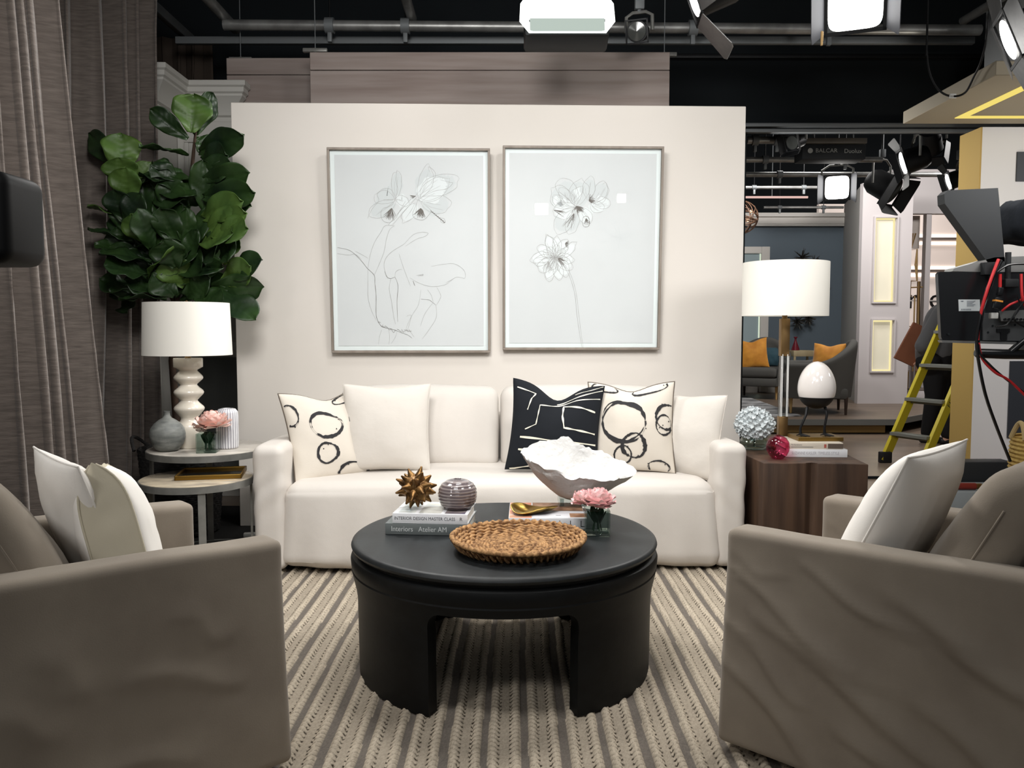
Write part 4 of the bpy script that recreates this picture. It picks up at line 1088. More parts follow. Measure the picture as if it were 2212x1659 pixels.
# ---- fig tree
LEAF = mat('fig_leaf', (44, 68, 30), .42, spec=.35, col2=(20, 36, 22), scale=5, lo=.3, hi=.7, bump=.15, bscale=30, bdist=.003)
LEAFB = mat('fig_leaf_bright', (82, 108, 46), .45, spec=.35, col2=(58, 84, 38), scale=5, lo=.3, hi=.7)
def fig():
    t = thing('fig_tree', 'tall fiddle leaf fig tree behind the ivory lamp', 'plant', (-1.96, 4.88, FLOORZ))
    B = Vector((-1.96, 4.88, FLOORZ))
    WK = mat('black_woven_basket', (26, 24, 23), .8, bump=.9, bscale=60, bstretch=(.25, .25, 3), bdist=.01)
    g = Geo()
    def wv(u, v):
        a = 2 * PI * u; r = .20 + .04 * v + .006 * math.sin(28 * a + (PI if int(v * 22) % 2 else 0)) ; return Vector((r * math.cos(a), r * math.sin(a), .012 + .50 * v))
    g.grid(112, 44, wv, cu=True); g.lathe([(.20, .012), (.001, .012)], 60, cap=False)
    o = obj('basket', g, WK, t)
    for s in (-1, 1): obj('handle', Geo().tube([(s * (.238 + .05 * math.sin(q * PI)), -.10 + .2 * q, .5 + .07 * math.sin(q * PI)) for q in [i / 10 for i in range(11)]], .010, 8), WK, o)
    obj('soil', Geo().lathe([(.001, .44), (.225, .44)], 40, cap=False), mat('dark_soil', (30, 24, 20), .95), t)
    BARK = mat('fig_bark', (74, 56, 44), .85, col2=(50, 38, 30), scale=12, bump=.4, bscale=40, bdist=.005)
    tr = [P(388, 1100, 4.88), P(380, 890, 4.90), P(372, 780, 4.92), P(380, 660, 4.94), P(396, 540, 4.94), P(410, 420, 4.92), P(418, 330, 4.88), P(424, 270, 4.82)]
    tr[0].z = .44; DB = .20

    br = [[tr[3], P(330, 560, 4.92), P(285, 450, 4.86), P(262, 360, 4.78)], [tr[3], P(450, 600, 4.90), P(490, 560, 4.86)], [tr[4], P(330, 480, 4.90), P(300, 430, 4.86)], [tr[4], P(450, 500, 4.90), P(480, 450, 4.86)]]
    g = Geo().tube([q - B for q in tr], [.024, .022, .021, .019, .016, .013, .010, .006], 12)
    for b in br: g.tube([q - B for q in b], [.014, .011, .008, .006][:len(b)], 8)
    obj('trunk', g, BARK, t)
    # leaves: base px, tip px, width px, depth of base and tip, roll about the long axis
    Lf = [((412, 285), (418, 202), 82, 4.58, 4.60, 20), ((405, 300), (322, 235), 44, 4.60, 4.52, -30), ((415, 262), (385, 205), 50, 4.62, 4.66, -10), ((425, 290), (462, 198), 40, 4.63, 4.70, 50),
          ((408, 330), (300, 312), 42, 4.60, 4.46, 55), ((425, 330), (522, 293), 44, 4.60, 4.44, 55), ((430, 345), (488, 335), 60, 4.58, 4.46, 35), ((420, 300), (455, 320), 50, 4.66, 4.7, 0),
          ((262, 372), (262, 285), 76, 4.50, 4.52, 25), ((258, 360), (185, 285), 40, 4.54, 4.60, -30), ((268, 400), (255, 340), 74, 4.48, 4.44, 0), ((275, 440), (268, 362), 66, 4.50, 4.42, 10),
          ((300, 420), (330, 350), 60, 4.56, 4.58, 30), ((395, 400), (300, 372), 58, 4.60, 4.46, 40), ((400, 380), (330, 345), 60, 4.62, 4.55, 40), ((418, 385), (495, 352), 56, 4.58, 4.44, 30),
          ((425, 400), (532, 376), 52, 4.56, 4.40, 50), ((430, 395), (508, 366), 54, 4.60, 4.50, 60), ((435, 425), (548, 416), 44, 4.54, 4.40, 40), ((440, 420), (540, 445), 46, 4.54, 4.46, 30),
          ((405, 450), (345, 388), 60, 4.56, 4.48, -20), ((400, 470), (370, 400), 62, 4.62, 4.6, 10), ((270, 480), (245, 410), 62, 4.52, 4.44, -10), ((275, 470), (190, 440), 46, 4.55, 4.55, 60),
          ((270, 500), (300, 418), 58, 4.50, 4.42, 20), ((320, 530), (280, 465), 60, 4.5, 4.38, -20), ((330, 540), (300, 452), 54, 4.46, 4.34, 40), ((290, 520), (190, 490), 44, 4.52, 4.5, 55),
          ((425, 470), (515, 432), 62, 4.52, 4.36, 25), ((430, 500), (526, 458), 58, 4.50, 4.34, 20), ((430, 520), (500, 500), 74, 4.48, 4.32, -5), ((455, 505), (530, 490), 66, 4.44, 4.30, 10),
          ((385, 530), (345, 450), 60, 4.52, 4.40, 0), ((395, 540), (440, 470), 60, 4.54, 4.48, 0), ((330, 560), (215, 540), 62, 4.5, 4.34, 35), ((320, 590), (225, 570), 70, 4.48, 4.32, 20),
          ((310, 600), (375, 525), 46, 4.42, 4.28, -40), ((380, 580), (350, 520), 70, 4.48, 4.36, 0), ((385, 600), (430, 530), 78, 4.46, 4.36, 10), ((400, 620), (360, 560), 70, 4.46, 4.34, -10),
          ((470, 560), (502, 520), 66, 4.46, 4.38, 0), ((490, 600), (558, 558), 60, 4.44, 4.30, 10), ((480, 570), (515, 500), 60, 4.5, 4.46, -20), ((480, 610), (540, 575), 60, 4.44, 4.32, 40),
          ((450, 620), (566, 622), 44, 4.44, 4.34, 45), ((470, 620), (552, 688), 62, 4.42, 4.30, -10), ((455, 630), (520, 672), 56, 4.44, 4.36, 10), ((350, 620), (235, 620), 52, 4.46, 4.32, 40),
          ((345, 630), (270, 600), 60, 4.44, 4.34, 20), ((320, 600), (260, 545), 58, 4.44, 4.34, 0), ((360, 640), (255, 640), 40, 4.42, 4.30, 60), ((395, 640), (450, 600), 60, 4.46, 4.38, 20),
          ((380, 640), (330, 590), 64, 4.44, 4.34, 0), ((300, 560), (205, 520), 52, 4.52, 4.48, 40), ((405, 420), (450, 370), 64, 4.62, 4.6, 0), ((330, 500), (390, 440), 60, 4.56, 4.5, 0),
          ((300, 640), (215, 600), 60, 4.5, 4.42, 20), ((430, 560), (470, 520), 70, 4.5, 4.4, 0), ((420, 640), (480, 650), 60, 4.42, 4.32, 0), ((285, 560), (250, 490), 70, 4.58, 4.54, 0)]
    rx = random.Random(21)
    for i in range(70):
        bx, by = rx.uniform(270, 450), rx.uniform(370, 640); a_ = rx.uniform(0, 2 * PI); L_ = rx.uniform(78, 118)
        tx_, ty_ = bx + L_ * math.cos(a_), by - abs(L_ * math.sin(a_)) * rx.choice((1, 1, -.3))
        if tx_ < 205 or tx_ > 505 or ty_ < 330: continue
        Lf.append(((bx, by), (tx_, ty_), rx.uniform(40, 58), rx.uniform(4.52, 4.62), rx.uniform(4.46, 4.60), rx.uniform(-30, 50)))
    g = Geo(); rnd = random.Random(3)
    for li, (b, tp, wpx, yb, yt, roll) in enumerate(Lf):
        yb += .20 + .12 * (max(b[1], tp[1]) > 596); yt += .20 + .12 * (max(b[1], tp[1]) > 596)
        a = P(*b, yb) - B; c = P(*tp, yt) - B; d = c - a; L = d.length; d.normalize(); W = wpx * yb / F
        vw = Vector((0, -1, .55)).normalized(); s = d.cross(vw).normalized(); n = s.cross(d).normalized()
        if n.y > 0: n = -n
        Mr = Matrix.Rotation(R(roll), 3, d); s = Mr @ s; n = Mr @ n
        ph = rnd.uniform(0, 6); bend = rnd.uniform(.02, .09)
        W = max(W, L * .44) * 1.03
        def f(u, v):
            x = (u - .5) * 2
            w = .5 * W * (.10 + math.sin(PI * min(1, v * .97 + .03) ** 1.35) ** .62 * (.66 + .40 * v)) * (1 - .85 * max(0, (v - .9) / .1) ** 2)
            w *= 1 + .05 * math.sin(v * 14 + ph)
            wav = .012 * math.sin(v * 11 + ph + x * 2) * abs(x)
            ve = -.006 * abs(math.sin(PI * (v * 7 - abs(x) * 1.4))) ** .5 * (1 - abs(x) * .3)
            return a + d * (L * v) + s * (x * w) + n * (-bend * L * 4 * (v - .5) ** 2 + .05 * W * abs(x) ** 1.5 + wav + ve - .006 * (1 - min(1, abs(x) * 9)))
        g.grid(12, 26, f, 1 if li in (0, 8, 10, 11, 12, 23, 25, 28, 29, 30, 31, 36, 39, 42, 43) else 0)
    o = obj('foliage', g, [LEAF, LEAFB], t, sharp=0)
    md = o.modifiers.new('thick', 'SOLIDIFY'); md.thickness = .0015
fig()
# power strip and lead behind the tables
t = thing('power_lead', 'white extension lead lying on the black floor beside the sofa', 'power lead', (-1.48, 4.5, FLOORZ))
WPL = mat('white_plastic', (196, 196, 192), .5)
obj('socket', Geo().box((.10, .04, .025), (.02, .25, .0135), r=.006, M=RZ(.2)), WPL, t)
obj('lead', Geo().tube([(-.06, .60, .16), (-.03, .57, .06), (.02, .50, .02), (.10, .40, .012), (.14, .32, .008), (.07, .27, .01)], .005, 8), WPL, t)
# ================================================================== FRAMED DRAWINGS
FRM = mat('grey_wood_frame', (150, 140, 130), .55, col2=(132, 122, 112), scale=20, stretch=(1, 1, .2))
PAPER = mat('grey_drawing_paper', (226, 227, 228), .8, spec=.1, col2=(221, 222, 223), scale=2)
MATW = mat('white_mount', (240, 246, 246), .8)
PICG = glass('picture_glass', (253, 254, 254), 1.22, .0)
PEN = mat('pencil_grey', (168, 166, 165), .9); PEND = mat('pencil_dark', (118, 112, 108), .9); WASH = mat('pencil_wash', (216, 219, 220), .9); HI = mat('white_chalk', (232, 235, 236), .9)
def sm(pts, n=5):
    """Catmull-Rom smoothing"""
    if len(pts) < 3: return dense(pts, n)
    q = [pts[0]] + list(pts) + [pts[-1]]; out = []
    for i in range(1, len(q) - 2):
        p0, p1, p2, p3 = q[i - 1], q[i], q[i + 1], q[i + 2]
        for k in range(n):
            t_ = k / n
            out.append(tuple(.5 * (2 * p1[j] + (p2[j] - p0[j]) * t_ + (2 * p0[j] - 5 * p1[j] + 4 * p2[j] - p3[j]) * t_ * t_ + (3 * p1[j] - p0[j] - 3 * p2[j] + p3[j]) * t_ ** 3) for j in (0, 1)))
    return out + [pts[-1]]
def picture(label, xw, zc, W, H, quad, strokes):
    base = MW @ Vector((xw, 0, zc))
    t = thing('framed_drawing', label, 'framed picture')
    tilt = R(3.0)
    # local: x right, z up, -y out of the wall; lower edge near the wall, upper edge tipped forward
    t.matrix_world = MW @ T(xw, -.058, zc) @ RX(tilt)
    fw = .014; dp = .045; g = Geo()
    for (sx, sz, w, h) in ((0, 1, W, fw), (0, -1, W, fw), (-1, 0, fw, H - 2 * fw), (1, 0, fw, H - 2 * fw)):
        g.box((w, dp, h), (sx * (W / 2 - fw / 2), 0, sz * (H / 2 - fw / 2)), r=.0015, seg=1)
    obj('frame', g, FRM, t)
    obj('mount', Geo().box((W - 2 * fw, .006, H - 2 * fw), (0, .004, 0)), MATW, t)
    mg = .026
    pp = obj('paper', Geo().box((W - 2 * fw - 2 * mg, .002, H - 2 * fw - 2 * mg), (0, -.0005, 0)), PAPER, t)
    (x0, y0), (x1, y1), (x2, y2), (x3, y3) = quad       # TL TR BR BL in the drawing's own grid
    def mp(x, y):
        v = (y - (y0 + y1) / 2) / ((y2 + y3) / 2 - (y0 + y1) / 2)
        xl = x0 + (x3 - x0) * v; xr = x1 + (x2 - x1) * v; u = (x - xl) / (xr - xl)
        return Vector(((u - .5) * W, -.0022, (.5 - v) * H))
    g = Geo(); cnt = [0]
    for pts, w, m in strokes:
        cnt[0] += 1
        q = [mp(*p) - Vector((0, 2e-6 * (cnt[0] % 40) + (.0003 if m in (0, 1) else 0), 0)) for p in pts]
        n = len(q)
        g.ribbon(q, [w * (.55 + .45 * math.sin(PI * i / max(1, n - 1)) + .18 * math.sin(i * 1.7)) for i in range(n)], (0, -1, 0), m)
    obj('drawing', g, [PEN, PEND, WASH, HI], pp)
    obj('glass', Geo().box((W - 2 * fw, .002, H - 2 * fw), (0, -.012, 0)), PICG, t)
    return t
def petal_st(S_, cx, cy, ang, L, W, rnd, w=.0016, m=0, fill=None, veins=2):
    a = R(ang); d = (math.cos(a), math.sin(a)); s = (-d[1], d[0]); bend = rnd.uniform(-.25, .25)
    def pt(t_, x): return (cx + d[0] * L * t_ + s[0] * (x * W + bend * L * t_ * t_), cy + d[1] * L * t_ + s[1] * (x * W + bend * L * t_ * t_))
    prof = [(0, .02), (.18, .30), (.4, .48), (.62, .52), (.82, .42), (.95, .2), (1.02, 0)]
    j = lambda: rnd.uniform(-.05, .05)
    left = [pt(t_ + j(), x + j()) for t_, x in prof]; right = [pt(t_ + j(), -x + j()) for t_, x in prof[:-1]]
    if fill is not None:
        for k in range(9):
            x = -.42 + .84 * k / 8; ln = .9 - .5 * abs(x)
            S_.append((dense([pt(.1, x * .3), pt(.45, x * .95), pt(ln, x * .9)], 4), W * .00042 * 1.3 if W > 0 else .01, fill))
    S_.append((sm(left), w, m)); S_.append((sm(right + [left[-1]]), w, m))
    for k in range(veins):
        x = rnd.uniform(-.3, .3); S_.append((sm([pt(.08, x * .2), pt(.35, x * .8), pt(rnd.uniform(.5, .85), x)]), w * .7, m))
def hatch(S_, cx, cy, ang, spread, L, n, rnd, w=.0022, m=1):
    for _ in range(n):
        a = R(ang + rnd.uniform(-spread, spread)); l = L * rnd.uniform(.4, 1)
        S_.append((dense([(cx, cy), (cx + math.cos(a) * l * .5 + rnd.uniform(-4, 4), cy + math.sin(a) * l * .5), (cx + math.cos(a) * l, cy + math.sin(a) * l)], 3), w, m))
def orchids():
    S_ = []; rnd = random.Random(2)
    A = lambda pts, w=.0018, m=0: S_.append((sm(pts), w, m))
    petal_st(S_, 620, 340, -40, 280, 130, rnd, m=0, fill=2); petal_st(S_, 620, 340, -62, 210, 90, rnd, fill=2); petal_st(S_, 600, 330, -20, 240, 120, rnd, fill=3)
    petal_st(S_, 475, 340, -86, 180, 60, rnd, fill=2); petal_st(S_, 475, 345, 205, 130, 100, rnd, fill=2); petal_st(S_, 475, 345, 145, 190, 90, rnd, fill=2); petal_st(S_, 475, 340, 5, 90, 60, rnd, fill=3)
    petal_st(S_, 640, 350, 15, 190, 110, rnd, fill=2); petal_st(S_, 600, 360, 110, 140, 70, rnd, fill=3)
    for q in ([(485, 160), (478, 220), (490, 280), (475, 340)], [(690, 170), (685, 140), (720, 165), (728, 195), (700, 240)], [(300, 460), (330, 400), (370, 350), (360, 310), (400, 285), (440, 300), (475, 340)],
              [(760, 220), (820, 235), (838, 240), (800, 275), (720, 290), (620, 340)]): A(q)
    A([(475, 340), (450, 380), (395, 400), (385, 440), (400, 475), (440, 485), (480, 455), (505, 410), (540, 350)], .002)
    A([(620, 340), (600, 390), (585, 430), (600, 458), (650, 468), (685, 440), (700, 410), (670, 380), (620, 340)], .002)
    hatch(S_, 452, 395, 100, 38, 80, 46, rnd, .0026, 1); hatch(S_, 636, 395, 95, 45, 66, 46, rnd, .0026, 1); hatch(S_, 605, 320, 170, 30, 40, 12, rnd, .002, 1)
    for i in range(8): A([(700 + i * 11, 408 + i * 9), (708 + i * 11, 420 + i * 9), (716 + i * 11, 418 + i * 9)], .0038, 1)
    A([(760, 455), (785, 460), (790, 485), (765, 480), (760, 455)], .002)
    A([(440, 500), (520, 410), (600, 318)], .009, 3); A([(432, 500), (515, 402), (596, 318)]); A([(458, 500), (535, 412), (612, 325)])
    for q, w, m in (([(112, 642), (190, 660), (255, 715), (300, 770), (345, 815), (350, 870), (358, 950), (358, 1050), (368, 1100), (395, 1140), (430, 1150), (470, 1160), (520, 1180), (560, 1195), (585, 1215)], .0026, 1),
                    ([(112, 680), (180, 688), (225, 684), (265, 715)], .0016, 0), ([(225, 665), (265, 685), (305, 708)], .0016, 0), ([(345, 815), (378, 740), (405, 670), (420, 590), (440, 530), (470, 505)], .002, 0),
                    ([(305, 770), (318, 690), (345, 610), (385, 545), (412, 505), (470, 505)], .002, 0), ([(305, 780), (305, 880), (308, 960), (330, 1040), (360, 1100)], .002, 0),
                    ([(430, 835), (408, 770), (412, 720), (440, 680), (480, 650), (530, 620), (545, 603)], .002, 0), ([(475, 825), (480, 795), (500, 780), (520, 778)], .0016, 0), ([(410, 790), (425, 825), (450, 835), (475, 825)], .0022, 1),
                    ([(450, 835), (440, 900), (455, 980), (470, 1080), (482, 1125)], .0022, 0), ([(475, 825), (495, 880), (490, 980), (495, 1110)], .0022, 1), ([(500, 680), (530, 770), (555, 835), (575, 885)], .0018, 0),
                    ([(545, 605), (590, 560), (640, 545), (682, 550), (665, 570), (610, 588), (540, 632)], .0018, 0), ([(560, 600), (620, 650), (660, 710), (680, 760)], .0013, 2), ([(705, 758), (780, 745), (850, 742), (905, 775), (922, 812), (915, 835)], .0018, 0),
                    ([(915, 835), (870, 825), (830, 845), (800, 860)], .0018, 0), ([(570, 830), (620, 860), (700, 885), (790, 875), (840, 840)], .0016, 0), ([(640, 905), (625, 1000), (590, 1060), (560, 1120), (540, 1180)], .0016, 0),
                    ([(640, 965), (690, 970), (712, 985), (735, 1003)], .002, 1), ([(680, 905), (705, 940), (718, 985)], .0018, 0), ([(735, 1003), (738, 1080), (700, 1150), (650, 1220)], .0018, 0), ([(715, 990), (665, 1060), (638, 1140)], .0015, 0),
                    ([(740, 890), (765, 940), (758, 970), (738, 1003)], .0018, 0), ([(545, 1160), (575, 1175), (600, 1210)], .0015, 0), ([(550, 1075), (580, 1072), (555, 1170)], .0015, 0), ([(590, 850), (597, 870), (602, 880)], .003, 1),
                    ([(395, 1160), (380, 1210), (375, 1255)], .0014, 0), ([(440, 1165), (445, 1215), (440, 1255)], .0014, 0), ([(490, 1175), (480, 1210), (455, 1250)], .0014, 0)): A(q, w, m)
    for i in range(14): A([(370 + i * 15, 1115 + min(i, 5) * 9 + rnd.uniform(-8, 8)), (380 + i * 15, 1120 + min(i, 5) * 9 + rnd.uniform(-10, 14)), (388 + i * 15, 1118 + min(i, 5) * 10)], .002, 1)
    for i in range(5): A([(612 + i * 9, 815 + (i % 2) * 6), (655, 808 + i * 2)], .0015, 0)
    return S_
def peonies():
    S_ = []; rnd = random.Random(6)
    A = lambda pts, w=.0018, m=0: S_.append((sm(pts), w, m))
    # faint ghost flower at right
    for i in range(8): petal_st(S_, 1880 + rnd.uniform(-20, 20), 590, i * 45 + 10, 120 + 30 * (i % 3), 80, rnd, .0012, 2, None, 1)
    A([(1720, 690), (1740, 740), (1790, 760), (1820, 700)], .0012, 2); A([(1640, 660), (1740, 668), (1850, 640)], .0012, 2)
    # upper bloom
    for (x, y, a, L, W, f) in ((1610, 400, -150, 190, 130, 2), (1610, 400, -115, 190, 120, 2), (1610, 400, -80, 170, 120, 2), (1690, 360, -95, 140, 80, 2), (1720, 380, -48, 150, 90, 2), (1720, 390, -20, 110, 70, 3), (1610, 400, 165, 150, 100, 3),
                               (1610, 410, 140, 190, 110, 2), (1610, 410, 105, 160, 80, 2), (1640, 410, 60, 110, 80, 3), (1560, 390, -100, 110, 70, 3), (1580, 380, -70, 120, 60, 3), (1530, 400, -130, 90, 60, 3), (1700, 370, 40, 100, 70, 3)):
        petal_st(S_, x, y, a, L, W, rnd, .0017, 0, f, 3)
    hatch(S_, 1615, 395, 70, 60, 60, 34, rnd, .003, 1); hatch(S_, 1692, 362, -20, 60, 45, 26, rnd, .003, 1); hatch(S_, 1600, 440, 110, 25, 110, 16, rnd, .002, 1); hatch(S_, 1470, 420, 20, 14, 90, 12, rnd, .002, 1)
    A([(1650, 490), (1660, 462), (1685, 460), (1698, 490), (1690, 520), (1662, 522), (1650, 490)], .0024, 1); hatch(S_, 1675, 470, 80, 30, 44, 16, rnd, .0024, 1)
    A([(1780, 260), (1800, 252), (1812, 290), (1795, 340), (1750, 370), (1720, 375)], .002)
    # lower bloom
    for i in range(15):
        a = i * 24 + rnd.uniform(-6, 6); petal_st(S_, 1480, 715, a, rnd.uniform(120, 160), rnd.uniform(52, 74), rnd, .0019, 0, 3, 2)
    for i in range(8): petal_st(S_, 1480, 715, i * 45 + 15, 80, 46, rnd, .0017, 0, 3, 2)
    hatch(S_, 1500, 720, 35, 45, 60, 26, rnd, .0026, 1); hatch(S_, 1545, 625, 20, 60, 34, 16, rnd, .0024, 1); hatch(S_, 1440, 740, 100, 40, 80, 18, rnd, .0016, 0)
    A([(1500, 725), (1545, 780), (1580, 850), (1608, 950), (1622, 1080), (1640, 1200), (1655, 1282)], .0020); A([(1512, 722), (1560, 785), (1592, 850), (1618, 950), (1634, 1080), (1650, 1200), (1662, 1282)], .0016)
    return S_
picture('framed pencil drawing of orchids on the cream wall', -.500, 1.655, .955, 1.205, [(42, 25), (1075, 30), (1080, 1305), (85, 1310)], orchids())
picture('framed pencil drawing of peonies on the cream wall', .530, 1.672, .955, 1.205, [(1148, 30), (2163, 33), (2145, 1295), (1153, 1298)], peonies())
# ================================================================== RIGHT SIDE TABLE AND WHAT STANDS ON IT
SH_ = .55
STUMP = mat('dark_walnut_block', (84, 64, 50), .55, spec=.3, col2=(52, 38, 30), scale=3.2, stretch=(5, 5, .35), lo=.35, hi=.66, detail=7, bump=.25, bscale=9, bstretch=(5, 5, .3), bdist=.006)
poly = [(1.215, 3.965), (1.33, 3.955), (1.42, 3.965), (1.452, 3.985), (1.475, 3.960), (1.60, 3.945), (1.705, 3.925), (1.715, 4.10), (1.735, 4.25), (1.72, 4.60), (1.45, 4.64), (1.20, 4.62), (1.195, 4.30)]
t = thing('side_table', 'dark walnut block side table with a notched front beside the sofa', 'side table', (1.46, 4.28, FLOORZ))
bm = bmesh.new()
gp = Geo().prism([(x - 1.46, y - 4.28) for x, y in poly], .0, SH_ - FLOORZ)
vs = [bm.verts.new(v) for v in gp.v]
for f in gp.f: bm.faces.new([vs[i] for i in f])
bmesh.ops.bevel(bm, geom=[e for e in bm.edges], offset=.004, segments=2, profile=.5, affect='EDGES')
g = Geo(); bm.verts.index_update(); g.add([v.co.copy() for v in bm.verts], [[v.index for v in f.verts] for f in bm.faces]); bm.free()
obj('block', g, STUMP, t)
zt = SH_ + .0005
# tall lamp
lx, ly = P(1695, 690, 4.44).x, 4.44
t = thing('table_lamp', 'tall brass and clear acrylic lamp with a white drum shade on the walnut table', 'lamp', (lx, ly, zt))
obj('base', Geo().box((.12, .12, .022), (0, 0, .011), r=.003), BRASS, t)
obj('lower_post', Geo().box((.046, .046, .155), (0, 0, .0995), r=.003), BRASS, t)
obj('acrylic_column', Geo().box((.042, .042, .334), (0, 0, .344), r=.004), glass('acrylic', (225, 228, 228), 1.7, .03), t)
g = Geo()
for sx in (-1, 1):
    g.box((.004, .004, .334), (sx * .013, -.0215, .344)).box((.003, .003, .334), (sx * .0195, -.0205, .344))
obj('facet_edge', g, mat('bright_edge', (240, 240, 238), .15, spec=.8), t)
obj('upper_post', Geo().box((.046, .046, .20), (0, 0, .601), r=.003), BRASS, t)
obj('neck', Geo().lathe([(.014, .70), (.014, .735), (.008, .74), (.008, .965), (.001, .966)], 20), BRASS, t)
lamp_shade(t, .715, .998, .222, .222)
# hydrangea
t = thing('flower_vase', 'white hydrangea in a round glass vase on the walnut table', 'flower vase', (1.300, 4.42, zt))
obj('glass', Geo().lathe([(.001, .004), (.055, .004), (.07, .02), (.075, .045), (.06, .07), (.05, .078), (.047, .076), (.055, .066), (.07, .044), (.065, .024), (.05, .012), (.001, .012)], 36, cap=False), CUBE, t)
g = Geo(); rnd = random.Random(9); HC = Vector((0, 0, .135)); HR = Vector((.100, .09, .088))
for i in range(118):
    zz = 1 - 1.75 * (i + .5) / 118; r = math.sqrt(max(0, 1 - zz * zz)); a = i * 2.39996
    n = Vector((r * math.cos(a), r * math.sin(a), zz)); c = HC + Vector((n.x * HR.x, n.y * HR.y, n.z * HR.z)) * rnd.uniform(.84, 1.0)
    s = n.cross(Vector((0, 0, 1))); s = s.normalized() if s.length > .05 else Vector((1, 0, 0)); q = s.cross(n); a0 = rnd.uniform(0, 1.6)
    for k in range(4):
        b = a0 + k * PI / 2; d = s * math.cos(b) + q * math.sin(b) + n * .55
        petal(g, c - n * .008, d, n, .027, .026, .25, .16, rnd)
hy = obj('bloom', g, mat('white_hydrangea', (222, 228, 230), .7, col2=(206, 212, 214), scale=30), t, sharp=0)
obj('stem', Geo().tube([(0, 0, .014), (.005, 0, .06), (0, 0, .11)], .004, 8), LEAFD, hy)
# pink glass vase
PG = glass('pink_glass', (232, 140, 172), 1.5, .04)
p = P(1682, 988, 4.085)
_k = .95
pr = [(.001, .004), (.022, .0), (.03, .003), (.047, .020), (.058, .042), (.0605, .06), (.056, .085), (.042, .105), (.026, .114), (.017, .117), (.015, .119)]
one('vase', 'round pink swirled glass vase at the front of the walnut table', 'vase', Geo().lathe([(r * _k, z) for r, z in pr], 48, cap=False), PG, (p.x, 4.10, zt))
# books
TXG = mat('silver_lettering', (176, 174, 180), .6); BEIGE = mat('beige_book_cover', (208, 198, 182), .6); BROWNP = mat('shaded_page_block', (96, 84, 74), .8)
book('white book with silver spine lettering at the bottom on the walnut table', .302, .235, .040, (1.545, 4.262, zt), R(-3.2), WCOV,
     [('SUZANNE KASLER  TIMELESS STYLE', -.008, .020, .0215, .70)], TXG)
t = book('beige spined book under the brass plate of the egg sculpture', .285, .24, .032, (1.535, 4.272, zt + .0405), R(-4), BEIGE)
g = Geo().box((.075, .002, .024), (.105, -.1212, .016))
obj('shaded_page_edge', g, BROWNP, t)  # dark strip paints the shade on the book's page edges
g = Geo(); text('The Scandinavian', .010, T(-.088, -.1207, .021) @ RX(PI / 2), g, sx=.8); g.box((.11, .0008, .002), (-.06, -.1207, .010))
obj('spine_lettering', g, TXD, t)
obj('spine_label', Geo().box((.011, .001, .018), (.054, -.1208, .016)), mat('red_label', (176, 92, 80), .6), t)
# egg on legs
ez = zt + .0405 + .0325
t = thing('egg_sculpture', 'glossy white egg in a black cup on bird legs and a brass plate', 'sculpture', (1.58, 4.29, ez))
obj('plate', Geo().box((.23, .17, .020), (0, 0, .010), r=.001, seg=1), mat('dull_brass_plate', (142, 112, 56), .35, .85), t)
EC = .277
def egg(r, h): 
    out = []
    for j in range(33):
        th = PI * j / 32; z = -math.cos(th); rr = math.sin(th) * (1 + .10 * (-z)) ; out.append((max(.001, r * rr), h * z * (1.06 if z > 0 else .98)))
    return out
cut = -.066
EGG = mat('glossy_white_egg', (232, 226, 222), .08, spec=.6, coat=.8)
pr = [(r, z) for r, z in egg(.0947, .121) if z >= cut]
obj('egg', Geo().lathe([(.001, pr[0][1])] + pr, 56, c=(.002, 0, EC)), EGG, t, sharp=60)
pr2 = [(r * 1.01, z) for r, z in egg(.0947, .121) if z <= cut + .012]
obj('cup', Geo().lathe(pr2 + [(pr2[-1][0] - .006, pr2[-1][1]), (.001, pr2[-1][1])], 56, c=(.002, 0, EC)), mat('black_iron', (22, 22, 24), .5, .3), t)
for (x0, x1, y) in ((-.050, -.088, -.03), (.045, .040, -.02)):
    g = Geo().tube([(x0, y * .5, EC - .110), ((x0 + x1) / 2 + .004, y - .012, .13), (x1, y, .062), (x1 + .002, y, .028)], [.0085, .0065, .006, .008], 10)
    for a in (-40, 0, 40): g.tube([(x1, y, .030), (x1 + .020 * math.sin(R(a)) + .012, y - .022 * math.cos(R(a)), .025), (x1 + .034 * math.sin(R(a)) + .020, y - .034 * math.cos(R(a)), .0225)], [.006, .0045, .002], 8)
    g.tube([(x1, y, .030), (x1 - .016, y + .012, .0225)], [.005, .002], 8)
    obj('leg', g, bpy.data.materials['black_iron'], t)
